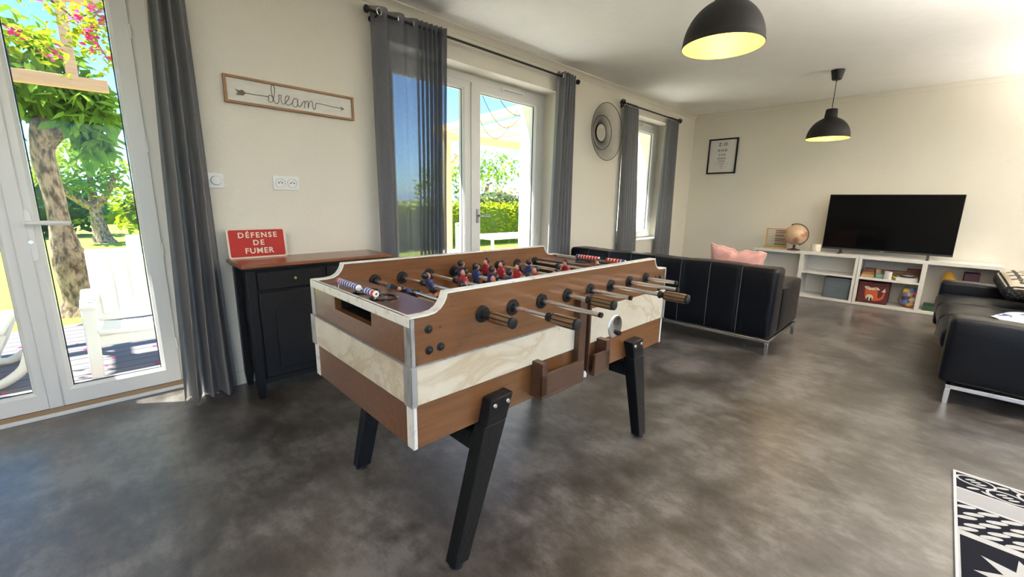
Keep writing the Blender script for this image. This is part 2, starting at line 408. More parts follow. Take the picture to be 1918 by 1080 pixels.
def pframe(mb, x0, x1, z0, z1, wl, wr, wb, wt, y0, y1, ch=.012):
    """rectangular frame with its inner edge chamfered on the room side"""
    o = [(x0, z0), (x1, z0), (x1, z1), (x0, z1)]; i = [(x0+wl, z0+wb), (x1-wr, z0+wb), (x1-wr, z1-wt), (x0+wl, z1-wt)]
    c = [(x0+wl-ch, z0+wb-ch), (x1-wr+ch, z0+wb-ch), (x1-wr+ch, z1-wt+ch), (x0+wl-ch, z1-wt+ch)]
    rows = [[(p[0], y1, p[1]) for p in o], [(p[0], y0, p[1]) for p in o], [(p[0], y0, p[1]) for p in c], [(p[0], y0+ch, p[1]) for p in i], [(p[0], y1, p[1]) for p in i]]
    V = [[mb.bm.verts.new(p) for p in r] for r in rows]
    for a in range(5):
        A, B = V[a], V[(a+1) % 5]
        for k in range(4): mb._f([A[k], A[(k+1) % 4], B[(k+1) % 4], B[k]])
    return mb

m_dark = M('dark_seal', (.02, .02, .02, 1), .6)
m_sillwood = M('threshold_wood', (.32, .21, .12, 1), .5)
def french(name, x0, x1, z0, z1, cuts, label, thr=True):
    """two-leaf glazed door or window in the opening; cuts = (frame|leaf, leaf|glass, glass|leaf, middle, leaf|glass, glass|leaf, leaf|frame)"""
    r = thing(name, label, None, ((x0+x1)/2, T, z0), kind='structure')
    zb = z0+(.05 if thr else .04); zt = z1-.065
    mb = MB(); pframe(mb, x0, x1, z0, z1, cuts[0]-x0, x1-cuts[6], zb-z0, z1-zt, T, T+.075, .008)
    part('frame', mb, m_pvc, r, w=True)
    gb, gt = zb+.095, zt-.068
    for (a, g0, g1, b) in ((cuts[0], cuts[1], cuts[2], cuts[3]), (cuts[3], cuts[4], cuts[5], cuts[6])):
        mb = MB(); pframe(mb, a-.004, b+.004 if b == cuts[6] else b-.001, zb, zt, g0-a, b-g1, gb-zb, zt-gt, T-.018, T+.055, .014)
        lf = part('door_leaf' if thr else 'casement', mb, m_pvc, r, w=True)
        part('pane', MB().bx(g0-.005, g1+.005, T+.022, T+.026, gb-.005, gt+.005), m_glass, lf, w=True, smooth=0)
        sl = MB(); pframe(sl, g0-.001, g1+.001, gb-.001, gt+.001, .005, .005, .005, .005, T+.012, T+.02, .001)
        part('glazing_seal', sl, m_dark, lf, w=True)
    part('astragal', MB().bx(cuts[3]-.028, cuts[3]+.028, T-.032, T-.017, zb, zt-.002), m_pvc, r, w=True, bevel=.006)
    for k in range(4 if thr else 2):
        z = lerp(z0+.25, z1-.3, k/(3 if thr else 1))
        part('hinge', MB().cyl((cuts[6]+.004, T-.02, z), (cuts[6]+.004, T-.02, z+.07), .0055, n=10), m_white, r, w=True)
    return r
d1 = french('door_1', -.85, .345, 0, 2.27, (-.773, -.703, -.335, -.262, -.188, .183, .262), 'white two-leaf glazed terrace door at the left edge')
mb = MB().bx(-.85, .345, T-.03, T, 0, .022); part('threshold', mb, m_pvc, d1, w=True, bevel=.003)
part('threshold_strip', MB().bx(-.85, .345, T-.022, T, .0222, .047), m_sillwood, d1, w=True, label='brown wooden strip under the door leaves')
mb = MB().prism(rrect(-.248, -.214, .83, 1.085, .015), XZ(T-.018), -.012, 0)
hp = part('handle_plate', mb, m_white, d1, w=True, bevel=.003)
mb = MB().cyl((-.231, T-.028, 1.02), (-.231, T-.075, 1.02), .011, n=14)
mb.sweep(catmull([(-.233, T-.07, 1.02), (-.215, T-.076, 1.02), (-.16, T-.078, 1.02), (-.10, T-.072, 1.018), (-.088, T-.066, 1.017)], 5), [.011]*3+[.0115]*17+[.008], 12)
part('lever', mb, m_white, hp, w=True)
part('keyhole', MB().lathe([(0, .004), (.009, .004), (.011, 0)], (-.231, T-.03, .925), 16, Matrix.Rotation(PI/2, 3, 'X')), m_chrome, hp, w=True, label='round chrome lock cylinder')
d2 = french('door_2', 1.655, 3.585, 0, 2.27, (1.735, 1.805, 2.485, 2.590, 2.695, 3.43, 3.50), 'white two-leaf glazed garden door behind the football table')
def vent(r, x0, x1, z):
    mb = MB().bx(x0, x1, T-.045, T-.016, z, z+.03); v = part('air_vent', mb, m_white, r, w=True, bevel=.006)
    part('vent_slot', MB().bx(x0+.02, x1-.02, T-.0465, T-.0445, z+.007, z+.011), m_dark, v, w=True)
vent(d2, 2.93, 3.23, 2.195)
part('handle', MB().bx(2.63, 2.655, T-.03, T-.018, .96, 1.09).cyl((2.643, T-.03, 1.03), (2.643, T-.07, 1.03), .009, n=12).sweep([(2.643, T-.065, 1.03), (2.70, T-.07, 1.03), (2.765, T-.066, 1.03)], .009, 10), M('grey_lever', (.35, .35, .36, 1), .35, .6), d2, w=True, label='grey lever handle')
w1 = french('window_1', 4.84, 6.14, .655, 2.29, (4.905, 4.965, 5.41, 5.475, 5.54, 5.975, 6.05), 'white two-casement window between the far pair of curtains', thr=False)
vent(w1, 5.60, 5.92, 2.225)
part('handle', MB().bx(5.50, 5.52, T-.03, T-.018, 1.40, 1.5).sweep([(5.51, T-.03, 1.45), (5.51, T-.06, 1.45), (5.51, T-.065, 1.37)], .008, 10), m_white, w1, w=True)
part('sill', MB().bx(4.845, 6.135, D-.012, T-.001, .655, .675), m_pvc, w1, w=True, bevel=.004)

# ------------------------------------------------------------------ curtains and rods
m_cur = cloth_mat('slate_grey_curtain', (.30, .30, .315, 1), .02, .45)
m_sheer = cloth_mat('sheer_slate_curtain', (.17, .175, .20, 1), .17, .32)
m_cur2 = cloth_mat('mid_grey_curtain', (.23, .23, .235, 1), 0., .3)
def curtain(xt, xb, zt, zb, folds, at, ab, yc, mat, label, eyes=None, u_of=None, seed=1, group=None, bulge=0.):
    base = ((xb[0]+xb[1])/2, yc, zb)
    r = thing('curtain', label, 'curtain', base, group=group)
    rn = random.Random(seed); ph = [rn.uniform(0, 6.28) for _ in range(6)]
    def f(u, v):
        s = u_of(u) if u_of else u
        x0 = lerp(xt[0], xb[0], v**.8); x1 = lerp(xt[1], xb[1], v**.8)
        w = 2*PI*folds*u
        amp = lerp(at, ab, min(1, v*1.5))*(1+.25*math.sin(3.1*u+ph[0]))
        y = yc+amp*math.sin(w+.5*v*math.sin(ph[1]+2*u))+.12*ab*math.sin(2*w+ph[2]+2*v)*v+bulge*math.sin(PI*v)*.5
        x = lerp(x0, x1, s)+.10*(x1-x0)/max(2, folds)*math.sin(w*1.0+ph[3]+1.5*v)*v+.006*math.sin(5*v+ph[4]+4*u)*v
        z = lerp(zt, zb, v)+(.006*math.sin(w+ph[5]) if v < .001 else 0)+(.008*math.sin(w*.5+ph[2]) if v > .999 else 0)
        return Vector((x, y, z))
    mb = MB(); mb.fixn = False; mb.grid(f, max(40, int(folds*18)), 44)
    p = part('cloth', mb, mat, r, w=True, smooth=180)
    for (x, y, z, a) in (eyes or []):
        ring = [(x+.021*math.cos(t)*math.sin(a), y+.021*math.cos(t)*math.cos(a), z+.021*math.sin(t)) for t in [2*PI*i/18 for i in range(18)]]
        part('eyelet', MB().sweep(ring, .0045, 8, closed=True), m_chrome, r, w=True)
    return r
def rod(x0, x1, y, z, label, ball=False):
    r = thing('curtain_rod', label, 'curtain rod', ((x0+x1)/2, D, z))
    part('pole', MB().cyl((x0, y, z), (x1, y, z), .0095, n=14), m_rod, r, w=True)
    for x, s in ((x0, -1), (x1, 1)):
        mb = MB()
        if ball:
            for k in range(6):
                a = PI*k/6
                mb.sweep([(x+s*.034+.034*math.cos(t), y+.034*math.sin(t)*math.cos(a), z+.034*math.sin(t)*math.sin(a)) for t in [2*PI*i/20 for i in range(20)]], .0035, 6, closed=True)
            mb.sph((x+s*.034, y, z), .012, 10)
        else: mb.lathe([(0, 0), (.021, 0), (.024, .006), (.024, .022), (.016, .028), (0, .028)], (x, y, z), 20, Matrix.Rotation(s*PI/2, 3, 'Y'))
        part('finial', mb, m_rod, r, w=True)
    for x in (x0+.06, x1-.06):
        part('bracket', MB().cyl((x, D, z-.02), (x, D-.008, z-.02), .02, n=16).sweep([(x, D-.005, z-.02), (x, y+.01, z-.022), (x, y, z-.014)], .006, 8), m_rod, r, w=True)
    return r
YC = D-.09
rod(-1.05, .56, YC, 2.39, 'black curtain rod above the glazed terrace door')
curtain((.345, .475), (.245, .50), 2.425, .012, 3.4, .045, .06, D-.095, m_cur, 'slate grey curtain drawn aside between the terrace door and the sideboard', seed=3)
rod(1.475, 3.75, YC, 2.39, 'long black curtain rod above the garden door')
def ub(u): return .585*u/.30 if u < .30 else .585+.415*(u-.30)/.70
curtain((1.485, 2.085), (1.475, 2.055), 2.43, .012, 9, .042, .042, YC, m_sheer, 'sheer grey curtain half covering the left side of the garden door',
        eyes=[(1.49+.052, YC-.02, 2.39, 1.3), (1.49+.20, YC, 2.39, .3), (1.49+.325, YC, 2.39, .4)], u_of=ub, seed=5)
curtain((3.475, 3.70), (3.40, 3.74), 2.43, .012, 5, .04, .036, YC, m_cur, 'grey curtain bunched at the right side of the garden door', eyes=[(3.50, YC-.03, 2.39, 1.2)], seed=8)
rod(4.70, 6.17, YC+.01, 2.345, 'short black rod with wire ball ends above the far window', ball=True)
def clipped(x0, x1, r0):
    for k in range(5):
        x = lerp(x0+.02, x1-.02, k/4)
        part('curtain_ring', MB().sweep([(x, YC+.01+.017*math.cos(t), 2.338+.019*math.sin(t)) for t in [2*PI*i/14 for i in range(14)]], .0025, 6, closed=True), m_rod, r0, w=True)
clipped(4.75, 4.99, curtain((4.735, 5.0), (4.80, 5.20), 2.322, .012, 6, .03, .042, YC+.012, m_cur2, 'grey curtain on the left half of the far window', seed=12))
clipped(5.86, 6.12, curtain((5.835, 6.135), (5.80, 6.17), 2.322, .012, 6, .03, .042, YC+.012, m_cur2, 'grey curtain at the right side of the far window', seed=15))

# ------------------------------------------------------------------ on the left wall
m_oak = M('oak_strip', (.36, .20, .085, 1), .5, noise=(12, (.26, .14, .06, 1), 4, (1, 1, 8), .3, .7))
m_board = M('whitewashed_board', (.74, .72, .67, 1), .6, noise=(10, (.66, .64, .59, 1), 5, (1, 1, 6), .35, .65))
r = thing('wall_sign', 'long white framed sign with the wire word dream and an arrow', 'sign', (.995, D, 1.69))
mb = MB(); pframe(mb, .62, 1.37, 1.689, 1.838, .013, .013, .013, .013, D-.026, D-.001, .001); part('frame', mb, m_oak, r, w=True)
part('board', MB().bx(.63, 1.36, D-.012, D-.001, 1.70, 1.83), m_board, r, w=True, smooth=0)
PATH = [(0.7284, 1.7526), (0.789, 1.7525), (0.8439, 1.7526), (0.8438, 1.7336), (0.8525, 1.7242), (0.8646, 1.7287), (0.8721, 1.7458), (0.8803, 1.7743), (0.8832, 1.8081), (0.8761, 1.8241), (0.8675, 1.8175), (0.8645, 1.7964), (0.8676, 1.7679), (0.8733, 1.741), (0.8801, 1.7263), (0.8904, 1.7225), (0.9003, 1.733), (0.9041, 1.7534), (0.9028, 1.7712), (0.9104, 1.7738), (0.9186, 1.774), (0.9156, 1.7575), (0.918, 1.7368), (0.9248, 1.7243), (0.9359, 1.7321), (0.9555, 1.7549), (0.9627, 1.7706), (0.9544, 1.7773), (0.9436, 1.769), (0.9376, 1.7519), (0.941, 1.7329), (0.952, 1.7227), (0.9688, 1.7315), (0.981, 1.7446), (0.9843, 1.7542), (0.995, 1.7693), (1.0052, 1.7676), (0.995, 1.7693), (0.9823, 1.7509), (0.9808, 1.7321), (0.99, 1.718), (1.0044, 1.7251), (1.0113, 1.7457), (1.0101, 1.7693), (1.0108, 1.7391), (1.0174, 1.7241), (1.0286, 1.7324), (1.0418, 1.7551), (1.0523, 1.7643), (1.0542, 1.755), (1.0494, 1.7213), (1.0547, 1.7498), (1.0657, 1.7647), (1.0736, 1.7634), (1.0733, 1.7237), (1.0791, 1.7524), (1.0912, 1.7699), (1.1, 1.766), (1.1008, 1.7405), (1.1081, 1.7211), (1.1177, 1.7333), (1.1223, 1.7582), (1.1388, 1.7635), (1.2117, 1.759), (1.285, 1.7554)]
BOWL = [(0.8439, 1.7526), (0.8536, 1.7634), (0.8653, 1.7596), (0.872, 1.745)]
FLET = [(0.6765, 1.767), (0.6923, 1.7608), (0.7112, 1.7674), (0.7284, 1.7526), (0.714, 1.7381), (0.676, 1.7362), (0.6882, 1.7494)]
HEAD = [(1.2798, 1.768), (1.3076, 1.7556), (1.2831, 1.7407), (1.29, 1.7552)]
ys = D-.0155
part('wire_word', MB().sweep(catmull([(x, ys, z) for x, z in PATH], 5), .0016, 8).sweep(catmull([(x, ys, z) for x, z in BOWL], 5), .0016, 8), m_iron, r, w=True, label='dark wire bent into the word dream')
part('arrow_feather', MB().prism(FLET[::-1], XZ(ys), -.0015, .0015), m_iron, r, w=True); part('arrow_head', MB().prism(HEAD[::-1], XZ(ys), -.0015, .0015), m_iron, r, w=True)

m_plate = M('white_socket_plate', (.80, .80, .78, 1), .3); m_hole = M('socket_hole', (.03, .03, .03, 1), .6)
r = thing('wall_socket', 'double white electrical socket on the wall above the sideboard', 'socket', (.906, D, 1.21))
part('cover_plate', MB().prism(rrect(.83, .983, 1.21, 1.298, .006), XZ(D), -.009, -.0005), m_plate, r, w=True, bevel=.002)
for cx in (.872, .942):
    mb = MB().lathe([(.0295, .0085), (.0290, .0165), (.0255, .0165), (.0235, .0098), (0, .0098)], (cx, D, 1.254), 28, Matrix.Rotation(PI/2, 3, 'X'))
    o = part('outlet', mb, m_plate, r, w=True)
    part('pin_holes', MB().cyl((cx-.0095, D-.0108, 1.254), (cx-.0095, D-.009, 1.254), .0042, n=10).cyl((cx+.0095, D-.0108, 1.254), (cx+.0095, D-.009, 1.254), .0042, n=10).cyl((cx, D-.015, 1.262), (cx, D-.009, 1.262), .0024, n=10), m_hole, o, w=True, label='two dark holes and an earth pin')
r = thing('light_switch', 'white dimmer switch on the wall beside the terrace door curtain', 'switch', (.533, D, 1.21))
part('cover_plate', MB().prism(rrect(.493, .573, 1.211, 1.294, .006), XZ(D), -.009, -.0005), m_plate, r, w=True, bevel=.002)
part('dial', MB().lathe([(.027, .009), (.025, .017), (.023, .019), (0, .019)], (.533, D, 1.2525), 28, Matrix.Rotation(PI/2, 3, 'X')), m_plate, r, w=True)

# wire sunburst mirror
cx, cz = 4.335, 1.968
r = thing('wall_mirror', 'small round mirror in a wide black wire dish frame', 'mirror', (cx, D, cz))
yo, ym, yi = D-.105, D-.038, D-.022
def circ(rad, y, n=72): return [(cx+rad*math.cos(2*PI*i/n), y, cz+rad*math.sin(2*PI*i/n)) for i in range(n)]
for rad, y in ((.313, yo), (.188, ym), (.097, yi)): part('ring', MB().sweep(circ(rad, y), .0032, 8, closed=True), m_black, r, w=True)
mb = MB()
for i in range(110):
    a = 2*PI*i/110; c, s = math.cos(a), math.sin(a)
    mb.sweep([(cx+.097*c, yi, cz+.097*s), (cx+.188*c, ym, cz+.188*s), (cx+.313*c, yo, cz+.313*s)], .0015, 5)
part('wire_rays', mb, m_black, r, w=True)
part('mirror_glass', MB().lathe([(.094, 0), (.094, .006), (0, .006)], (cx, D-.016, cz), 48, Matrix.Rotation(PI/2, 3, 'X')), M('mirror_glass', (.9, .9, .9, 1), .03, 1.), r, w=True, label='round mirror glass')
part('rear_plate', MB().lathe([(.097, 0), (.097, .015), (0, .015)], (cx, D-.001, cz), 48, Matrix.Rotation(PI/2, 3, 'X')), m_black, r, w=True)

# eye chart on the far wall
r = thing('framed_poster', 'black framed eye test chart on the far wall', 'picture', (L, 2.505, 1.64))
y0, y1, z0, z1 = 2.298, 2.715, 1.641, 2.151
mb = MB(); pframe(mb, y0, y1, z0, z1, .02, .02, .02, .02, -.022, 0, .001)
bmesh.ops.transform(mb.bm, matrix=Matrix(((0, 1, 0, L), (1, 0, 0, 0), (0, 0, 1, 0), (0, 0, 0, 1))), verts=mb.bm.verts[:])
part('frame', mb, m_black, r, w=True)
part('paper', MB().bx(L-.008, L-.001, y0+.018, y1-.018, z0+.018, z1-.018), M('poster_paper', (.66, .66, .64, 1), .35), r, w=True, smooth=0)
for txt, hgt, dz, sp in (('Z.O', .062, .085, 1.35), ('NHD', .046, .172, 1.7), ('SVR', .036, .237, 1.8), ('DRHES', .030, .288, 1.6), ('RKFSH', .024, .328, 1.55), ('ZKDNS', .014, .362, 1.9), ('HRVSO', .011, .386, 1.8), ('NDZK', .009, .406, 1.7), ('SRH', .007, .422, 1.7), ('OV', .006, .436, 1.6)):
    part('letter_row', MB().text(txt, hgt, wallF((y0+y1)/2+.004, z1-dz, L-.0088), .0006, hgt*.018, sp), m_black, r, w=True, smooth=0)
for s in (-1, 1): part('marker_line', MB().bx(L-.0093, L-.0083, (y0+y1)/2+s*.085-.022, (y0+y1)/2+s*.085+.022, z1-.363, z1-.3605), m_black, r, w=True, smooth=0)
# ------------------------------------------------------------------ table football
TL, TW = 1.414, .72
tf = thing('football_table', 'wooden table football game with cream marbled band and black splayed legs', 'football table', (.556, .936, 0), -.01)
ZB, ZE, ZR, ZD, RZ = .48, .859, .912, .845, .829
cv = [(0, ZE), (.05, ZE), (.075, .862), (.093, .871), (.106, .886), (.1135, .90), (.1165, ZR)]
top = cv+[(TL-x, z) for x, z in cv[::-1]]
for s, (ya, yb) in (('front', (0, .025)), ('back', (TW-.025, TW))):
    poly = [(0, ZB), (TL, ZB)]+top[::-1]
    part('side_panel', MB().prism(poly, lambda u, v, t: Vector((u, t, v)), ya, yb), m_wood, tf, smooth=30)
    mb = MB()
    up = [(x, z+.0025) for x, z in top]; dn = [(x, z-.003) for x, z in top]
    for i in range(len(top)-1):
        a, b = top[i], top[i+1]
        d = Vector((b[0]-a[0], b[1]-a[1])).normalized(); n = Vector((-d.y, d.x))
        q = [(a[0]-d.x*.0008, a[1]-d.y*.0008), (b[0]+d.x*.0008, b[1]+d.y*.0008)]
        poly = [(q[0][0]-n.x*.002, q[0][1]-n.y*.002), (q[1][0]-n.x*.002, q[1][1]-n.y*.002), (q[1][0]+n.x*.0025, q[1][1]+n.y*.0025), (q[0][0]+n.x*.0025, q[0][1]+n.y*.0025)]
        mb.prism(poly, lambda u, v, t: Vector((u, t, v)), ya-.002, yb+.004)
    part('edge_trim', mb, m_trimwhite, tf, smooth=0, label='worn white trim along the rim')
for e in (0, 1):
    X = (lambda x: x) if e == 0 else (lambda x: TL-x)
    mb = MB(); oy0, oy1, oz0, oz1 = .226, .500, .786, .830
    for (y0, y1, z0, z1) in ((.025, TW-.025, ZB, oz0), (.025, oy0, oz0, ZE-.012), (oy1, TW-.025, oz0, ZE-.012), (oy0, oy1, oz1, ZE-.012)): mb.bx(X(0), X(.022), y0, y1, z0, z1)
    ep = part('end_panel', mb, m_wood, tf, smooth=0)
    mb = MB().bx(X(.021), X(.15), oy0-.004, oy1+.004, oz0-.004, oz0).bx(X(.15), X(.154), oy0-.004, oy1+.004, oz0-.004, oz1+.006).bx(X(.021), X(.15), oy0-.004, oy1+.004, oz1, oz1+.004)
    mb.bx(X(.021), X(.15), oy0-.006, oy0-.001, oz0, oz1).bx(X(.021), X(.15), oy1+.001, oy1+.006, oz0, oz1)
    part('ball_return_slot', mb, m_black, tf, smooth=0, label='black ball return opening in the end panel')
    part('end_trim', MB().bx(X(-.004), X(.004), .0, TW, .8325, ZE+.001).bx(X(-.003), X(.012), .0, TW, ZE-.004, ZE+.001), m_trimwhite, tf, smooth=0, bevel=.0012)
    part('deck', MB().bx(X(.006), X(.176), .025, TW-.025, ZD-.018, ZD), m_deck, tf, smooth=0, label='dark polished wooden end deck')
    for ya, yb in ((.025, .25), (.47, TW-.025)): part('goal_wall', MB().bx(X(.166), X(.176), ya, yb, .735, ZD-.018), m_dwood, tf, smooth=0)
    for yc in (.435, .312):
        mb = MB().lathe([(.036, ZD+.0005), (.036, ZD-.006), (0, ZD-.006)], (X(.088), yc, 0), 32)
        mb.lathe([(.036, ZD-.002), (.037, ZD+.004), (.041, ZD+.006), (.046, ZD+.003), (.0465, ZD)], (X(.088), yc, 0), 32)
        part('ball_cup', mb, M('glossy_black_ring', (.01, .01, .01, 1), .12), tf)
    for yc in ((.0 if e == 0 else .0),):
        for (ya, yb) in ((-.004, .012), (TW-.012, TW+.004)):
            for (z0, z1, m, o) in ((.722, ZE-.003, m_alu, 0), (ZB, .611, m_trimwhite, 0), (.609, .7235, m_alu, .006)):
                y0_ = ya-o if ya < .3 else TW-.03; y1_ = .03 if ya < .3 else yb+o
                mb = MB().bx(X(-.003-o), X(.001-o), y0_, y1_, z0, z1)
                mb.bx(X(-.003-o), X(.010), (ya-o) if ya < .3 else yb+o-.003, (ya-o+.003) if ya < .3 else yb+o, z0, z1)
                part('corner_strip', mb, m, tf, smooth=0, bevel=.001)
    part('marbled_band', MB().bx(X(-.007), X(.001), -.006, TW+.006, .611, .722), m_marble, tf, smooth=0, bevel=.001, label='cream marbled laminate band')
    tr = MB().bx(X(-.0085), X(.0), -.007, TW+.007, .7215, .7245); part('band_edge', tr, m_alu, tf, smooth=0)
part('marbled_band', MB().bx(-.006, .700, -.006, .001, .611, .722), m_marble, tf, smooth=0, bevel=.001)
part('marbled_band', MB().bx(.770, TL+.006, -.006, .001, .611, .752), m_marble, tf, smooth=0, bevel=.001)
part('marbled_band', MB().bx(-.006, TL+.006, TW-.001, TW+.006, .611, .722), m_marble, tf, smooth=0, bevel=.001)
part('band_edge', MB().bx(-.006, .700, -.0075, .0, .7215, .724), m_alu, tf, smooth=0)
part('playfield', MB().bx(.16, TL-.16, .02, TW-.02, .725, .740), m_field, tf, smooth=0, label='tan playing field')
for sx in (0, 1):
    for sy in (0, 1):
        X = (lambda x: x) if sx == 0 else (lambda x: TL-x); Y = (lambda y: y) if sy == 0 else (lambda y: TW-y)
        mb = MB(); a = [(X(.176), Y(.025), .740), (X(.30), Y(.025), .740), (X(.176), Y(.17), .740)]
        v = [mb.bm.verts.new(p) for p in a]+[mb.bm.verts.new((X(.176), Y(.025), .775))]
        for q in ((0, 1, 2), (0, 1, 3), (1, 2, 3), (2, 0, 3)): mb._f([v[i] for i in q])
        part('corner_ramp', mb, m_green, tf, smooth=0)
part('underside', MB().bx(.03, TL-.03, .025, TW-.025, ZB+.01, ZB+.022), m_dwood, tf, smooth=0)
RX = [.245, .372, .510, .650, .793, .936, 1.078, 1.222]
for k, x in enumerate(RX):
    for (y0, y1, y2) in ((0, -.006, -.017), (.025, .031, .042), (TW-.025, TW-.031, TW-.042), (TW, TW+.006, TW+.017)):
        part('bushing', MB().cyl((x, y0, RZ), (x, y1, RZ), .027, .025, 28).cyl((x, y1, RZ), (x, y2, RZ), .0145, .0125, 20).cyl((x, (y1+y0)/2, RZ-.019), (x, y1+(y1-y0)*.25, RZ-.019), .003, n=8), m_black, tf)
m_blue = M('blue_painted_shirt', (.022, .045, .16, 1), .35); m_red = M('red_painted_shirt', (.33, .02, .03, 1), .35)
m_skin = M('painted_skin', (.52, .22, .15, 1), .4); m_dk = M('dark_painted_boots', (.015, .015, .02, 1), .35)
def figure(name, rod_, x, y, blue, tilt):
    mb = MB(); f = 1 if blue else -1
    mb.mi = 0; mb.rbox((0, 0, .004), (.022, .042, .046), .010, (2, 2, 2))                      # torso round the rod
    mb.rbox((0, -.021, .0), (.018, .012, .034), .006, (1, 1, 1)); mb.rbox((0, .021, .0), (.018, .012, .034), .006, (1, 1, 1))   # arms
    mb.mi = 2; mb.rbox((0, 0, -.026), (.021, .032, .024), .008, (1, 1, 1))                      # shorts
    mb.mi = 1; mb.rbox((f*.001, 0, -.045), (.014, .024, .024), .006, (1, 1, 1))                 # knees
    mb.mi = 2; mb.hexa([(-.008, -.013, -.083), (.010, -.013, -.083), (.010, .013, -.083), (-.008, .013, -.083)], [(-.007, -.012, -.052), (.007, -.012, -.052), (.007, .012, -.052), (-.007, .012, -.052)])
    mb.mi = 1; mb.sph((f*.004, 0, .040), .0128, 14, (1, .88, 1.12)); mb.sph((f*.016, 0, .038), .003, 6)
    mb.mi = 2; mb.sph((-f*.0048, 0, .0462), .0152, 14, (.95, 1.03, 1.0))
    bmesh.ops.transform(mb.bm, matrix=Matrix.Translation((x, y, RZ)) @ Matrix.Rotation(tilt, 4, 'Y'), verts=mb.bm.verts[:])
    return part(name, mb, [m_blue if blue else m_red, m_skin, m_dk], rod_, label='blue shirted miniature player' if blue else 'red shirted miniature player')
#        handle side, front end, team blue, players (ly), tilt
RODS = [('f', -.135, True, [.43], 1.95), ('f', -.262, True, [.475, .235], -.42), ('b', -.242, False, [.44, .25, .06], .12), ('f', -.203, True, [.635, .525, .415, .305, .19], 0.), ('b', -.176, False, [.625, .515, .405, .295, .18], .05),
        ('f', -.325, True, [.47, .285, .10], .1), ('b', -.219, False, [.35, .16], -.15), ('b', -.145, False, [.265], .0)]
def spring(rd, x, ya, yb):
    n = 60; mb = MB().sweep([(x+.0115*math.cos(2*PI*5*i/n), lerp(ya, yb, i/n), RZ+.0115*math.sin(2*PI*5*i/n)) for i in range(n+1)], .0017, 5)
    mb.cyl((x, yb, RZ), (x, yb+(yb-ya)*.18, RZ), .0135, n=14)
    part('stop_spring', mb, M('spring_wire', (.10, .10, .11, 1), .3, .9) if 'spring_wire' not in bpy.data.materials else bpy.data.materials['spring_wire'], rd)
def handle(rd, x, y0, y1):
    s = 1 if y1 > y0 else -1; Ln = abs(y1-y0)
    mb = MB(); mb.mi = 1
    R = Matrix.Rotation(-s*PI/2, 3, 'X')
    mb.lathe([(.0, 0), (.0135, 0), (.0145, .006), (.011, .012), (.012, .018), (.016, .022), (.0162, .026)], (x, y0, RZ), 20, R)
    n = 16
    for seg in range(n):                                   # staves: wood with narrow black grooves
        a0, a1 = 2*PI*seg/n, 2*PI*(seg+1)/n; mb.mi = 0 if seg % 2 == 0 else 1
        rr = .0168 if seg % 2 == 0 else .0158
        wide = .25 if seg % 2 == 0 else -.25
        a0 -= wide*2*PI/n; a1 += wide*2*PI/n
        P = []
        for d, rad in ((.026, rr-.0005), (.034, rr+.0012), (Ln-.012, rr+.0012), (Ln-.008, rr)):
            for a in (a0, (a0+a1)/2, a1): P.append(mb.bm.verts.new((x+rad*math.cos(a), y0+s*d, RZ+rad*math.sin(a))))
        for i in range(3):
            for j in range(2): mb._f([P[i*3+j], P[i*3+j+1], P[i*3+j+4], P[i*3+j+3]])
    mb.mi = 1; mb.lathe([(.0166, Ln-.010), (.017, Ln-.006), (.0165, Ln), (.013, Ln+.002), (0, Ln+.002)], (x, y0, RZ), 20, R)
    mb.fixn = True
    part('handle', mb, [m_hwood, m_black], rd, label='wooden grip with black grooves and end cap')
for (hs, fe, blue, ys, tilt), x in zip(RODS, RX):
    b0, b1 = (fe+.02, TW+.16) if hs == 'f' else (fe, TW+.16)
    mb = MB().cyl((x, b0, RZ), (x, b1, RZ), .0078, n=16)
    rd = part('rod', mb, m_chrome, tf)
    if hs == 'f': handle(rd, x, fe+.112, fe); part('end_cap', MB().cyl((x, b1, RZ), (x, b1+.006, RZ), .0085, n=14), m_black, rd)
    else: handle(rd, x, b1-.01, b1+.10); part('end_cap', MB().cyl((x, b0-.005, RZ), (x, b0+.004, RZ), .0086, n=14), m_black, rd)
    for y in ys: figure('player', rd, x, y, blue, tilt)
    spring(rd, x, max(ys)+.03, max(ys)+.055); spring(rd, x, max(.045, min(ys)-.03), max(.04, min(ys)-.03)-.022 if min(ys) > .12 else .043)
    if blue and len(ys) == 1: spring(rd, x, .05, .12)
# score counters
def counter(x, y0, y1, seq, cap, body, bar, label):
    c = part('score_counter', MB().cyl((x, y0+.004, ZD+.023), (x, y1-.004, ZD+.023), .0035, n=10).cyl((x, y0+.012, ZD), (x, y0+.012, ZD+.022), .004, n=10).cyl((x, y1-.012, ZD), (x, y1-.012, ZD+.022), .004, n=10), bar, tf, label=label)
    y = y0
    for ch in seq:
        if ch == '-': y += .045; continue
        w = .024 if ch == 'C' else .0187
        mb = MB(); mb.lathe([(.0035, 0), (.0095, 0), (.0112, .0025), (.0112, w-.004), (.0095, w-.0012), (.0035, w-.0012)], (x, y, ZD+.023), 18, Matrix.Rotation(-PI/2, 3, 'X'), [1, 1, 0, 0, 0])
        part('counter_bead', mb, [cap if ch == 'C' else body, m_white], c, label=('red' if (cap if ch == 'C' else body) is m_redp else 'blue')+' scoring bead')
        y += w
m_redp = M('red_bead', (.62, .045, .025, 1), .3); m_bluep = M('blue_bead', (.03, .06, .34, 1), .3)
counter(.050, .288, .602, 'CBBB-BBBBBBBBC', m_redp, m_bluep, m_chrome, 'row of blue scoring beads with red end caps')
counter(TL-.045, .195, .515, 'CBBBBB-BBBBBBBC', m_bluep, m_redp, m_black, 'row of red scoring beads with blue end caps')
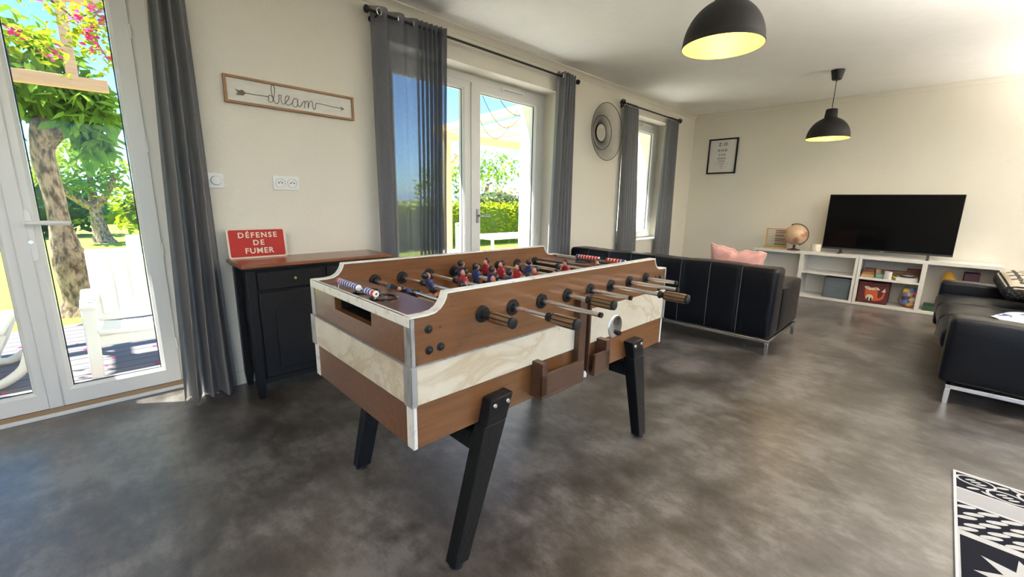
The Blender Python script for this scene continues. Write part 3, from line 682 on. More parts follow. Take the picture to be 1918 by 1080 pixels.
# front fittings
for (x, z) in ((.055, .819), (.056, .759), (.093, .761), (1.359, .819), (1.321, .819), (1.358, .759)):
    part('bolt', MB().lathe([(0, .009), (.005, .008), (.0075, .005), (.0075, .003), (.0118, .002), (.0125, 0)], (x, 0, z), 18, Matrix.Rotation(PI/2, 3, 'X')), m_black, tf)
for (x, z, q) in ((.093, .819, .0035), (.132, .898, .0022), (.132, .873, .0022), (.30, .757, .002), (.16, .755, .002)):
    part('screw_hole', MB().cyl((x, -.0006, z), (x, .004, z), q, n=12), m_hole, tf)
mb = MB().bx(.700, .742, -.028, .0, .485, .822); part('chute_post', mb, m_dwood, tf, bevel=.002)
mb = MB().bx(.764, .774, -.028, .0, .485, .822).bx(.742, .764, -.026, 0, .815, .822); part('chute_post', mb, m_dwood, tf, bevel=.0015)
part('chute_slot', MB().bx(.742, .764, -.012, -.001, .49, .816), m_black, tf, smooth=0, label='black vertical ball slot')
part('chute_catch', MB().lathe([(0, 0), (.010, .002), (.011, .012), (.006, .024), (0, .026)], (.752, -.022, .488), 14), m_trimwhite, tf, label='cream plastic catch')
for (x0, x1) in ((.466, .699), (.776, .877)):
    if x0 > .7: x0 = .775
    mb = MB().bx(x0, x1, -.055, -.043, .505, .582).bx(x0, x1, -.055, 0, .493, .505)
    ex0, ex1 = (x0, x0+.028) if x0 < .7 else (x1-.028, x1)
    mb.bx(ex0, ex1, -.055, 0, .505, .624)
    part('ball_tray', mb, m_dwood, tf, smooth=0, bevel=.0015)
pl = part('coin_plate', MB().lathe([(0, .005), (.046, .005), (.050, .0035), (.052, 0)], (.980, -.006, .648), 36, Matrix.Rotation(PI/2, 3, 'X')), m_steel, tf, label='round steel coin plate')
part('coin_knob', MB().cyl((.994, -.010, .618), (.994, -.026, .618), .012, .010, 18), m_black, pl); part('coin_slot', MB().cyl((.972, -.0112, .672), (.972, -.010, .672), .014, n=20), m_hole, pl)
def leg(xt, xf, front):
    s = 1 if front else -1; yo = 0 if front else TW
    Y = lambda y: yo+s*y
    tw, fw_ = .092, .060; z1, z0 = .566, .0
    lean = .03
    mb = MB()
    # lower shank up to the table's underside, then the half-lapped head on the side panel
    def xa(z): return lerp(xf, xt, z/z1)
    def hw(z): return lerp(fw_, tw, z/z1)/2
    def yf(z): return lerp(-.014, -.047, z/z1)
    zc = ZB-.002
    b = [(xa(.012)-hw(.012), Y(yf(.012)), .012), (xa(.012)+hw(.012), Y(yf(.012)), .012), (xa(.012)+hw(.012), Y(yf(0)+.048), .012), (xa(.012)-hw(.012), Y(yf(0)+.048), .012)]
    t = [(xa(zc)-hw(zc), Y(yf(zc)), zc), (xa(zc)+hw(zc), Y(yf(zc)), zc), (xa(zc)+hw(zc), Y(yf(zc)+.056), zc), (xa(zc)-hw(zc), Y(yf(zc)+.056), zc)]
    mb.hexa(b, t)
    b = [(xa(zc)-hw(zc), Y(yf(zc)), zc), (xa(zc)+hw(zc), Y(yf(zc)), zc), (xa(zc)+hw(zc), Y(-.0005), zc), (xa(zc)-hw(zc), Y(-.0005), zc)]
    t = [(xa(z1)-hw(z1), Y(yf(z1)), z1-.005), (xa(z1)+hw(z1), Y(yf(z1)), z1), (xa(z1)+hw(z1), Y(-.0005), z1), (xa(z1)-hw(z1), Y(-.0005), z1-.005)]
    mb.hexa(b, t)
    lg = part('leg', mb, m_leg, tf, smooth=30, bevel=.004)
    for q in (-.028, .026):
        x = xa(.545)+q; part('leg_bolt', MB().lathe([(.0085, 0), (.0085, .003), (.006, .006), (0, .0065)], (x, Y(yf(.54)), .542), 14, Matrix.Rotation(s*PI/2, 3, 'X')), m_steel, lg)
    part('foot_pad', MB().cyl((xf, Y(.010), 0), (xf, Y(.010), .0125), .024, .021, 18), m_black, lg)
for xt, xf in ((.292, .146), (TL-.300, TL-.112)):
    leg(xt, xf, True); leg(xt, xf, False)
    xm = lerp(xf, xt, .40/.566)
    part('stretcher', MB().bx(xm-.022, xm+.022, .012, TW-.012, .365, .430), m_leg, tf, bevel=.003)

# ------------------------------------------------------------------ sideboard with the red sign
m_sb = M('black_painted_wood', (.0065, .0065, .008, 1), .42, bump=(40, .12, (8, 8, .8)), spec=.3)
m_top = M('reddish_wood_top', (.17, .058, .027, 1), .3, noise=(8, (.26, .10, .045, 1), 6, (1, 9, 9), .3, .7), coat=.3)
x0, x1, yf, yb, zt = .56, 1.40, 2.645, 2.957, .80
sb = thing('sideboard', 'small black two-door sideboard with a reddish wood top', 'sideboard', ((x0+x1)/2, (yf+yb)/2, 0))
part('top_board', MB().bx(x0-.025, x1+.03, yf-.03, yb+.003, zt-.022, zt), m_top, sb, w=True, bevel=.005)
part('top_moulding', MB().bx(x0-.012, x1+.015, yf-.014, yb, zt-.036, zt-.0215), m_sb, sb, w=True, bevel=.004)
mb = MB().bx(x0+.03, x1-.03, yf+.016, yb-.01, .10, zt-.037)
part('body', mb, m_sb, sb, w=True, bevel=.002)
for (a, b) in ((x0, yf), (x1-.045, yf), (x0, yb-.045), (x1-.045, yb-.045)):
    mb = MB().bx(a, a+.045, b, b+.045, .085, zt-.0365)
    ca, cb = (a, b); f = .5
    mb.hexa([(ca+.006, cb+.006, 0), (ca+.036, cb+.006, 0), (ca+.036, cb+.036, 0), (ca+.006, cb+.036, 0)], [(ca, cb, .085), (ca+.045, cb, .085), (ca+.045, cb+.045, .085), (ca, cb+.045, .085)])
    part('leg', mb, m_sb, sb, w=True, bevel=.003)
xm = (x0+x1)/2
for (a, b) in ((x0+.055, xm-.02), (xm+.02, x1-.055)):
    dr = part('drawer', MB().bx(a, b, yf+.002, yf+.03, .645, .748), m_sb, sb, w=True, bevel=.004)
    part('knob', MB().lathe([(0, .024), (.008, .022), (.010, .016), (.006, .009), (.0045, 0)], ((a+b)/2+(.02), yf+.002, .702), 18, Matrix.Rotation(PI/2, 3, 'X')), m_brass, dr, w=True, label='small brass knob')
    dd = part('door', MB().bx(a, b, yf+.002, yf+.03, .12, .630), m_sb, sb, w=True, bevel=.004)
    pa, pb = a+.075, b-.04 if a < xm-.1 else b-.06
    pb = b-.06
    arch = [(pa, .165), (pb, .165), (pb, .515)]+[(lerp(pb, pa, i/12), .515+.055*math.sin(PI*i/12)) for i in range(1, 12)]+[(pa, .515)]
    part('arched_panel', MB().prism(arch, XZ(yf+.002), -.007, .0), m_sb, dd, w=True, bevel=.006, seg=3)
part('plinth_rail', MB().bx(x0+.045, x1-.045, yf+.008, yf+.026, .088, .118), m_sb, sb, w=True, bevel=.002)

m_rsign = M('red_enamel', (.43, .020, .012, 1), .45, spec=.25, noise=(14, (.36, .022, .014, 1), 3, (1, 1, 1), .5, .8)); m_cream = M('cream_sign_paint', (.72, .62, .48, 1), .4)
sg = thing('warning_sign', 'red no smoking sign in French leaning on the wall above the sideboard', 'sign', (.70, 2.90, zt))
tilt = Matrix.Translation((.70, 2.905, zt+.0005)) @ Matrix.Rotation(-.13, 4, 'X')
def tl(mb): bmesh.ops.transform(mb.bm, matrix=tilt, verts=mb.bm.verts[:]); return mb
part('plate', tl(MB().prism(rrect(-.158, .158, .0, .180, .014), XZ(0), -.003, .003)), m_cream, sg, w=True)
part('red_field', tl(MB().prism(rrect(-.148, .148, .010, .170, .009), XZ(-.003), -.0012, .0)), m_rsign, sg, w=True, label='red painted field')
mb = MB()
for s, zz, sz, sp in (('DÉFENSE', .137, .044, 1.28), ('DE', .0915, .044, 1.3), ('FUMER', .043, .046, 1.16)): mb.text(s, sz, Matrix.Translation((.004, -.0045, zz)) @ Matrix.Rotation(PI/2, 4, 'X'), .0008, sz*.024, sp)
part('sign_letters', tl(mb), m_cream, sg, w=True, smooth=0, label='cream capital letters')

# ------------------------------------------------------------------ black leather sofas
def sofa(loc, rz, label, group):
    r = thing('sofa', label, 'sofa', loc, rz, group)
    W2, DP = 1.0, .885
    mb = MB()
    for y in (-W2+.012, W2-.012): mb.bx(.012, DP-.03, y-.012, y+.012, .098, .123)
    for x in (.012, DP-.04): mb.bx(x-.012, x+.012, -W2, W2, .098, .123)
    part('frame_rail', mb, m_steel, r, bevel=.002, label='slim steel base rail')
    for x in (.012, DP-.04):
        for y in (-W2+.012, W2-.012): part('leg', MB().bx(x-.0125, x+.0125, y-.0125, y+.0125, 0, .098), m_steel, r, bevel=.002)
    seams = [lerp(-W2, W2, k/8) for k in range(1, 8)]
    def back(n, p):
        y = p.y
        g = min(abs(y-s) for s in seams) if abs(y) < W2-.02 else 1
        k = math.exp(-(g/.012)**2)
        if n.x < -.9: p.x += .010*k; p.x -= .012*(1-abs(n.z)**3)*(1-k)*.6+.004*math.sin(17*y+9*p.z)*(1-abs(n.z))
        if n.z > .9: p.z -= .006*k; p.z += .004*math.sin(9*y)
        return p
    part('back', MB().rbox((.125, 0, .408), (.24, 2*W2-.002, .57), .035, (3, 64, 6), back), m_lea, r, smooth=60)
    mb = MB()
    for s in seams: mb.sweep([(.006+.008, s+.004, .690), (.004, s+.004, .655), (-.001, s+.004, .40), (.006, s+.004, .13)], .0016, 5)
    part('back_stitching', mb, M('pale_stitching', (.16, .17, .18, 1), .5), r, label='pale seam stitching down the back')
    part('seat_base', MB().rbox((.56, 0, .20), (.62, 2*W2-.36, .15), .02, (2, 2, 2)), m_lea, r)
    for k in range(3):
        y = lerp(-.82, .82, (k+.5)/3)
        def puff(n, p): p.z += .018*(1-n.x**2)*(1-n.y**2)*(1 if n.z > 0 else 0); p.x += .01*(1-n.z**2)*(1 if n.x > .9 else 0); return p
        part('seat_cushion', MB().rbox((.575, y, .352), (.655, .541, .155), .045, (5, 5, 3), puff), m_lea, r, smooth=60)
        part('back_cushion', MB().rbox((.305, y, .545), (.13, .538, .25), .05, (3, 5, 5), lambda n, p: p+Vector((.015*(1-n.y**2)*(1-n.z**2), 0, 0)) if n.x > 0 else p), m_lea, r, smooth=60)
    for s in (-1, 1):
        def armf(n, p): p.y += s*.010*(1-n.x**2)*(1-n.z**2)*(1 if n.y*s > 0 else 0); p.z += .006*math.sin(3*n.x); return p
        part('armrest', MB().rbox((.575, s*(W2-.095), .327), (.64, .18, .405), .03, (6, 3, 5), armf), m_lea, r, smooth=60)
    return r
sofa((3.680, 1.828, 0), 0, 'long black leather sofa with its stitched back to the football table', None)
sofa((4.600, -.985, 0), PI/2+.03, 'black leather sofa at the right edge, its armrest end facing us', None)
# ------------------------------------------------------------------ cushions and cloth on the sofas
m_pink = M('pink_cotton', (.78, .40, .33, 1), .8, bump=(30, .4), sheen=.3)
def pil(n, p):
    e = max(abs(n.y), abs(n.z)); k = (1-n.y**2)*(1-n.z**2)
    p.x *= .22+1.0*k**.5
    c = .035*(abs(n.y)*abs(n.z))**2
    p.y += c*(1 if n.y > 0 else -1); p.z += c*(1 if n.z > 0 else -1)
    if n.z > 0: p.z -= (.026*math.exp(-((n.y-.0)/.12)**2)+.03*max(0, -n.y))*n.z
    p.x += .010*math.sin(9*n.y+5*n.z); p.z += .006*math.sin(14*n.y)*(n.z)
    return p
mb = MB().rbox((0, 0, 0), (.15, .42, .36), .04, (5, 18, 12), pil, Matrix.Rotation(-.12, 3, 'Y') @ Matrix.Rotation(.03, 3, 'X'))
bmesh.ops.translate(mb.bm, verts=mb.bm.verts[:], vec=(4.135, 1.275, .605))
solo('cushion', mb, m_pink, 'crumpled pink cushion showing above the back of the long sofa', 'cushion', (4.135, 1.275, .44), smooth=60)
m_petal = M('beige_cotton', (.50, .43, .33, 1), .8); m_dkpet = M('dark_petal_print', (.03, .027, .024, 1), .8); m_fuzz = M('black_white_tweed', (.012, .012, .012, 1), .9, noise=(55, (.16, .16, .15, 1), 3, (1, 1, 1), .56, .68), bump=(120, .8))
cc = Vector((5.20, -.62, .575)); rot = Matrix.Rotation(.03, 3, 'X') @ Matrix.Rotation(-.16, 3, 'Y') @ Matrix.Rotation(.10, 3, 'Z')
cu = thing('cushion', 'thick patterned cushion with dark petals on beige, lying on the right sofa', 'cushion', tuple(cc-Vector((0, 0, .1))))
def fat(n, p):
    k = (1-n.x**2)*(1-n.y**2); p.z *= .75+.45*k**.6; return p
mb = MB().rbox((0, 0, 0), (.48, .48, .16), .065, (8, 8, 3), fat)
for f in mb.bm.faces:
    pass
mb.bm.normal_update()
for f in mb.bm.faces: f.material_index = 0 if f.normal.z > .70 else 1
bmesh.ops.transform(mb.bm, matrix=Matrix.Translation(cc) @ rot.to_4x4(), verts=mb.bm.verts[:])
part('cover', mb, [m_petal, m_fuzz], cu, w=True, smooth=60)
mb = MB()
def topz(x, y):
    k = max(0, (1-(x/.24)**2)*(1-(y/.24)**2)); return .080*(.75+.45*k**.6)+.0015
for i in range(-2, 3):
    for j in range(-2, 3):
        px, py = i*.098+(.049 if j % 2 else 0), j*.075
        for q in range(4):
            a = q*PI/2+PI/4*(0); l = .046; w = .013 if q % 2 == 0 else .011
            poly = []
            for t in range(10):
                th = 2*PI*t/10; u = l*.5*(1+math.cos(th))+.003; v = w*math.sin(th)
                poly.append((px+u*math.cos(a)-v*math.sin(a), py+u*math.sin(a)+v*math.cos(a)))
            if max(max(abs(x), abs(y)) for x, y in poly) > .205: continue
            vs = [mb.bm.verts.new((x, y, topz(x, y))) for x, y in poly]; mb._f(vs)
bmesh.ops.transform(mb.bm, matrix=Matrix.Translation(cc) @ rot.to_4x4(), verts=mb.bm.verts[:])
part('petal_print', mb, m_dkpet, cu, w=True, smooth=0)
m_throw = M('white_blue_cloth', (.62, .70, .80, 1), .8, noise=(12, (.05, .08, .22, 1), 2, (1, 1, 1), .60, .63))
mb = MB()
def thr(u, v):
    y = lerp(-.34, -.80, v); x = lerp(4.06, 4.36+(-.34-y)*1.6, u)
    e = min(u, 1-u, v, 1-v)*8; k = min(1, e)
    return Vector((x+.02*math.sin(9*v), y+.02*math.sin(7*u), .446+.022*k*(1+.5*math.sin(8*u+3*v)*math.sin(5*v+1))))
mb.grid(thr, 30, 24); solo('folded_cloth', mb, m_throw, 'white and blue cloth heaped on the seat of the right sofa', 'cloth', (4.58, -.54, .44), smooth=180)

# ------------------------------------------------------------------ shelf units, television and what stands on them
m_lam = M('white_laminate', (.76, .74, .69, 1), .35)
def shelfunit(y0, y1, label, shelf_left, shelf_right):
    """y0 > y1 : left to right seen from the room"""
    r = thing('shelf_unit', label, 'shelf unit', (SF+.17, (y0+y1)/2, 0))
    x0, x1, t = SF, L-.02, .030
    part('top_panel', MB().bx(x0, x1, y1, y0, .600-.036, .600), m_lam, r, w=True, bevel=.0015)
    part('bottom_panel', MB().bx(x0, x1, y1, y0, .004, .036), m_lam, r, w=True, bevel=.0015)
    for y in (y0-t/2, y1+t/2): part('side_panel', MB().bx(x0, x1, y-t/2, y+t/2, .036, .564), m_lam, r, w=True, bevel=.0015)
    ym = (y0+y1)/2; part('divider', MB().bx(x0, x1, ym-.021, ym+.021, .036, .564), m_lam, r, w=True, bevel=.0015)
    part('back_panel', MB().bx(x1-.006, x1, y1+t, y0-t, .036, .564), m_lam, r, w=True, smooth=0)
    if shelf_left: part('shelf', MB().bx(x0+.004, x1-.006, ym+.021, y0-t, .322, .346), m_lam, r, w=True, bevel=.001)
    if shelf_right: part('shelf', MB().bx(x0+.004, x1-.006, y1+t, ym-.021, .322, .346), m_lam, r, w=True, bevel=.001)
    return r
shelfunit(1.815, .657, 'low white open shelf unit on the left, globe and abacus on top', False, True)
shelfunit(.653, -.507, 'low white open shelf unit on the right, under the television', True, False)
m_screen = M('black_glossy_screen', (.003, .003, .0035, 1), .06, spec=.10); m_tvb = M('dark_grey_plastic', (.03, .03, .032, 1), .4)
tv = thing('television', 'large flat black television on the white shelf units', 'television', (6.72, .47, .60))
tm = Matrix.Translation((6.70, .470, 0)) @ Matrix.Rotation(-.008, 4, 'Z')
def tp(mb): bmesh.ops.transform(mb.bm, matrix=tm, verts=mb.bm.verts[:]); return mb
part('casing', tp(MB().bx(0, .035, -.594, .594, .650, 1.327)), m_tvb, tv, w=True, bevel=.003)
part('rear_housing', tp(MB().bx(.035, .075, -.40, .40, .68, 1.10)), m_tvb, tv, w=True, bevel=.008)
part('screen', tp(MB().bx(-.002, .004, -.589, .589, .672, 1.322)), m_screen, tv, w=True, smooth=0)
part('brand_badge', tp(MB().bx(-.003, .0, -.018, .018, .654, .660)), m_alu, tv, w=True, smooth=0)
for y in (-.40, .40): part('foot', tp(MB().bx(-.09, .12, y-.012, y+.012, .6005, .612).hexa([(-.0, y-.012, .61), (.03, y-.012, .61), (.03, y+.012, .61), (-.0, y+.012, .61)], [(.005, y-.012, .652), (.03, y-.012, .652), (.03, y+.012, .652), (.005, y+.012, .652)])), m_tvb, tv, w=True)
solo('sound_bar', MB().rbox((6.65, .47, .621), (.06, .80, .040), .012, (2, 2, 2)), m_tvb, 'slim dark sound bar lying under the television screen', 'speaker', (6.65, .47, .601)) if False else None

m_pine = M('pine_wood', (.62, .38, .15, 1), .45)
ab = thing('abacus', 'wooden counting frame with rows of coloured beads, left of the globe', 'abacus', (6.66, 1.575, .60))
part('frame', MB().bx(6.60, 6.71, 1.445, 1.715, .6005, .615).bx(6.648, 6.664, 1.695, 1.711, .615, .872).bx(6.648, 6.664, 1.450, 1.466, .615, .872).bx(6.648, 6.664, 1.450, 1.711, .858, .872), m_pine, ab, w=True, bevel=.002)
bc = [(.10, .02, .09), (.35, .03, .06), (.45, .25, .28), (.03, .03, .08), (.50, .50, .03), (.16, .03, .14), (.38, .04, .10), (.50, .30, .22), (.05, .12, .03), (.55, .55, .05)]
m_thin = M('thin_wire', (.12, .10, .09, 1), .4, .7)
for k, c in enumerate(bc):
    z = .842-.0232*k
    rw = part('bead_rod', MB().cyl((6.656, 1.455, z), (6.656, 1.705, z), .0016, n=6), m_thin, ab, w=True)
    mb = MB()
    for j in range(10): mb.lathe([(.0016, 0), (.009, .004), (.0095, .0065), (.009, .009), (.0016, .013)], (6.656, 1.598-.0132*(j+1), z), 10, Matrix.Rotation(-PI/2, 3, 'X'))
    part('bead_row', mb, M('abacus_bead', c+(1,), .35), rw, w=True)

gl = thing('globe', 'antique style globe on a dark wooden stand', 'globe', (6.66, 1.36, .60))
ab.location.x += .09; ab.location.y += .022
gc = Vector((6.66, 1.362, .805)); gr = .132
m_globe = M('antique_map', (.64, .45, .27, 1), .35, noise=(9, (.47, .20, .12, 1), 6, (1, 1, 1), .52, .57), coat=.3)
part('sphere', MB().sph(gc, gr, 40), m_globe, gl, w=True, smooth=180, label='antique map ball')
mb = MB(); fr = [Vector((0, -math.sin(t), math.cos(t))) for t in [lerp(-.42, PI-.42, i/30) for i in range(31)]]
mb.sweep([gc+v*(gr+.010) for v in fr], .0055, 8); mb.sph(gc+fr[0]*(gr+.006), .010, 10); mb.sph(gc+fr[-1]*(gr+.006), .010, 10)
part('meridian_arm', mb, m_dwood, gl, w=True)
part('stand', MB().lathe([(0, 0), (.075, 0), (.075, .008), (.055, .016), (.022, .024), (.014, .034), (.014, .05), (.020, .058), (.012, .066), (0, .066)], (6.66, 1.362, .6005), 28), m_dwood, gl, w=True)
gl.location.x -= .04; gl.location.y -= .008
solo('ribbed_pot', MB().lathe([(0, 0), (.050, 0), (.056, .012), (.056, .045), (.0545, .048), (.0565, .055), (.0565, .070), (.055, .074), (.0565, .082), (.052, .098), (.046, .098), (.048, .080), (.046, .02), (0, .02)], (6.655, 1.122, .6005), 32), M('cream_ceramic', (.74, .69, .56, 1), .35), 'small cream ribbed pot between the globe and the television', 'pot', (6.655, 1.122, .6005))

m_gfab = M('grey_fabric', (.105, .130, .145, 1), .8, bump=(40, .3)); m_maroon = M('maroon_fabric', (.085, .014, .016, 1), .8, bump=(40, .3))
gb = thing('storage_box', 'grey fabric storage box in the lower left of the white shelves', 'storage box', (6.72, .828, .036))
part('body', MB().rbox((6.735, .828, .168), (.28, .274, .264), .014, (4, 5, 5), lambda n, p: p+Vector((-.008*(1-n.y**2)*(1-n.z**2) if n.x < 0 else 0, 0, 0))), m_gfab, gb, w=True, smooth=60)
part('lid', MB().rbox((6.733, .828, .281), (.288, .282, .026), .008, (3, 3, 2)), m_gfab, gb, w=True)
fb = thing('storage_box', 'dark red fabric storage box with an orange fox on its front', 'storage box', (6.72, .48, .036))
part('body', MB().rbox((6.735, .475, .166), (.28, .282, .260), .012, (3, 4, 4)), m_maroon, fb, w=True, smooth=60)
part('lid', MB().rbox((6.733, .475, .278), (.286, .288, .024), .008, (3, 3, 2)), m_maroon, fb, w=True)
m_fox = M('orange_fox_print', (.52, .085, .022, 1), .7); m_foxw = M('cream_fox_print', (.66, .58, .47, 1), .7)
yc, zc = .475, .160
def fx(mb, poly, d, mi): mb.mi = mi; mb.prism([(yc-u, zc+v) for u, v in poly], YZ(6.5945), -d, .002); return mb
el = lambda cx, cy, rx, ry, n=18: [(cx+rx*math.cos(2*PI*i/n), cy+ry*math.sin(2*PI*i/n)) for i in range(n)]
mb = MB(); fx(mb, [(-.075, .045), (-.07, -.03), (-.055, -.075), (-.02, -.088), (.035, -.088), (.08, -.075), (.105, -.05), (.112, .0), (.108, .045), (.098, .012), (.085, -.03), (.06, -.055), (.05, -.03), (.045, .05)], .001, 0)
fx(mb, [(-.085, .075), (-.055, .082), (-.02, .066), (.03, .078), (.052, .068), (.062, .045), (.03, .05), (-.01, .034), (-.04, .040), (-.07, .052)], .0018, 1)
fx(mb, el(-.022, -.052, .036, .038), .0018, 1); fx(mb, [(.108, .075), (.078, .028), (.088, .034), (.094, .020), (.102, .032), (.110, .022), (.115, .036)], .0018, 1)
fx(mb, el(-.036, -.072, .009, .024, 12), .0024, 2); fx(mb, el(-.006, -.074, .009, .024, 12), .0024, 2)
fx(mb, el(-.052, .064, .012, .003, 8), .0024, 2); fx(mb, el(.022, .062, .012, .003, 8), .0024, 2); fx(mb, el(-.012, .036, .006, .005, 8), .0024, 2)
part('fox_print', mb, [m_fox, m_foxw, m_black], fb, w=True, smooth=0, label='orange fox with cream face and tail tip')

def net(n, p):
    p *= 1; t = (n.z+1)/2; s = 1-.55*t**2.2; p.x *= s; p.y *= s; p += Vector((.006*math.sin(11*n.y+7*n.z), .007*math.sin(9*n.z+5*n.x), 0)); return p
m_net = cloth_mat('white_mesh_bag', (.70, .68, .70, 1), .80, .3)
tb = thing('toy_bag', 'white net bag of colourful toy pieces beside the fox box', 'toy bag', (6.70, .152, .036))
part('bag', MB().rbox((6.70, .152, .168), (.19, .185, .262), .07, (6, 6, 8), net), m_net, tb, w=True, smooth=180)
tc_ = [(.75, .03, .02), (.85, .40, .02), (.03, .12, .45), (.85, .25, .03), (.75, .70, .62), (.08, .03, .10), (.80, .30, .05), (.04, .10, .40), (.80, .72, .66), (.65, .05, .03), (.9, .55, .05), (.10, .2, .5)]
rn = random.Random(4)
for k, c in enumerate(tc_):
    z = .065+.0165*k; q = 1-.4*(k/12)**2
    R = Matrix.Rotation(rn.uniform(0, 3), 3, 'Z') @ Matrix.Rotation(rn.uniform(-.6, .6), 3, 'X')
    part('toy_piece', MB().rbox((6.70-.045*q*(1 if k % 3 else .2), .152+q*rn.uniform(-.05, .05), z), (.055, .06, .045), .010, (1, 1, 1), rot=R), M('toy_plastic', c+(1,), .4), tb, w=True)
part('draw_cord', MB().sweep(catmull([(6.625, .10, .21), (6.605, .085, .12), (6.60, .08, .05), (6.585, .10, .040), (6.56, .15, .040), (6.545, .20, .039)], 5), .002, 6), m_white, tb, w=True)

m_card = M('brown_game_box', (.24, .12, .055, 1), .55); m_card2 = M('dark_red_game_box', (.15, .045, .03, 1), .5); m_tan = M('tan_wooden_box', (.42, .26, .12, 1), .5)
S0 = .3465
def bxs(name, x0, x1, y0, y1, z0, z1, m, label, cat='box', rz=0, grp=None):
    c = Vector(((x0+x1)/2, (y0+y1)/2, (z0+z1)/2)); mb = MB().box(c, (x1-x0, y1-y0, z1-z0), Matrix.Rotation(rz, 3, 'Z'))
    return solo(name, mb, m, label, cat, (c.x, c.y, z0), grp, smooth=0, bevel=.0015)
bxs('game_box', 6.62, 6.78, .492, .612, S0, S0+.034, m_tan, 'tan wooden box at the bottom of the small stack on the shelf')
bxs('game_box', 6.63, 6.78, .496, .608, S0+.0345, S0+.062, m_card, 'brown box in the middle of the small stack on the shelf')
bxs('game_box', 6.64, 6.79, .500, .600, S0+.0625, S0+.098, m_card2, 'dark red box topping the small stack on the shelf')
bxs('wooden_block', 6.70, 6.78, .445, .490, S0, S0+.095, m_tan, 'upright tan block right of the small box stack', 'block')
bxs('card_box', 6.63, 6.69, .405, .478, S0, S0+.044, M('teal_card', (.16, .36, .34, 1), .5), 'pale teal card box beside the white mug')
mg = solo('mug', MB().lathe([(0, 0), (.034, 0), (.036, .004), (.036, .092), (.033, .092), (.033, .006), (0, .006)], (6.60, .368, S0), 28), M('white_printed_mug', (.78, .77, .73, 1), .3, noise=(60, (.35, .4, .38, 1), 2, (1, 1, 1), .66, .7)), 'white printed beaker on the middle shelf', 'mug', (6.60, .368, S0))
bxs('plank_box', 6.80, 6.87, .102, .47, S0, S0+.085, m_card, 'long brown box lying at the back of the shelf')
bxs('booklet', 6.60, 6.66, .262, .335, S0+.018, S0+.024, M('yellow_booklet', (.62, .60, .05, 1), .5), 'yellow booklet leaning on the white game box', 'booklet', .6)
bpy.data.objects['booklet'].rotation_euler = (0.45, 0, 0)
bpy.data.objects['booklet'].location.z = S0+.024
bxs('game_box', 6.60, 6.78, .108, .295, S0, S0+.040, M('white_game_box', (.66, .65, .62, 1), .45), 'flat white game box under the silver disc player')
pl_ = thing('disc_player', 'round silver and black disc player lying on the white game box', 'player', (6.68, .20, S0+.0405))
part('body', MB().lathe([(0, 0), (.062, 0), (.068, .008), (.066, .016), (0, .016)], (6.68, .20, S0+.0405), 30), m_tvb, pl_, w=True)
part('lid', MB().lathe([(.060, .0165), (.054, .024), (0, .027)], (6.68, .20, S0+.0405), 30), M('silver_plastic', (.55, .55, .58, 1), .3, .5), pl_, w=True)
bxs('pouch', 6.79, 6.87, .102, .22, S0+.0855, S0+.125, M('reddish_leather', (.20, .06, .04, 1), .5), 'reddish brown pouch on the long brown box', 'pouch')
bxs('crate', 6.62, 6.84, -.085, .025, .0365, .095, M('green_crate', (.025, .07, .03, 1), .5), 'low green box at the bottom of the right compartment')
bxs('storage_box', 6.66, 6.88, -.36, -.245, .0365, .492, M('dark_purple_box', (.045, .012, .03, 1), .6), 'tall dark purple box behind the right sofa') 
def yel(n, p): p.x *= .5+.6*(1-n.y**2)*(1-n.z**2); p.z += -.05*n.y**2*(n.z+1)/2; p.y += .035*max(0, n.z); return p
solo('cushion', MB().rbox((6.72, -.165, .267), (.15, .135, .460), .06, (4, 5, 5), yel), M('ochre_fabric', (.50, .27, .03, 1), .8, bump=(30, .4)), 'ochre yellow cushion standing in the right shelf compartment', 'cushion', (6.72, -.135, .037), smooth=60)

# ------------------------------------------------------------------ pendant lamps
m_shade = M('matt_black_shade', (.014, .0125, .011, 1), .55, spec=.3); m_inner = M('pale_yellow_shade_lining', (.80, .62, .14, 1), .5)
m_bulb = M('warm_bulb', (1, .85, .5, 1), .4, emit=((1, .75, .35, 1), 6.))
def pendant(x, y, zr, label, watts):
    r = thing('pendant_lamp', label, 'lamp', (x, y, zr))
    part('canopy', MB().lathe([(0, ZC-.0005), (.058, ZC-.0005), (.058, ZC-.004), (.042, ZC-.085), (.036, ZC-.092), (.006, ZC-.094), (.005, ZC-.11), (0, ZC-.11)], (x, y, 0), 28), m_black, r, w=True)
    part('cord', MB().cyl((x, y, ZC-.09), (x, y, zr+.285), .0035, n=8), m_black, r, w=True)
    P = [(0, .289), (.045, .289), (.050, .283), (.056, .212), (.0575, .205), (.060, .2045)]
    for i in range(0, 15):
        a = lerp(1.22, .03, i/14); P.append((.188*math.cos(a), .008+.196*math.sin(a)*1.04))
    n1 = len(P)
    P += [(.1905, .010), (.1905, .0), (.1875, .0)]
    I = [(.186*math.cos(lerp(.03, 1.22, i/14)), .008+.193*math.sin(lerp(.03, 1.22, i/14))*1.03) for i in range(15)]+[(.050, .20), (.0, .20)]
    mis = [0]*(len(P)-1)+[1]*(len(I))
    part('shade', MB().lathe(P+I, (x, y, zr), 56, None, mis), [m_shade, m_inner], r, w=True, smooth=45, label='black metal dome with pale yellow inside')
    part('bulb', MB().lathe([(.0, .199), (.015, .198), (.015, .16), (.028, .125), (.030, .105), (.024, .085), (.012, .076), (0, .074)], (x, y, zr), 20), m_bulb, r, w=True)
    li = bpy.data.lights.new('pendant_light', 'POINT'); li.energy = watts; li.color = (1, .80, .50); li.shadow_soft_size = .035
    lo = bpy.data.objects.new('pendant_light', li); lo.location = (x, y, zr+.045); COL.objects.link(lo)
    return r
pendant(5.540, .985, 1.862, 'farther black dome pendant lamp, hanging whole in view near the television', LAMPW)
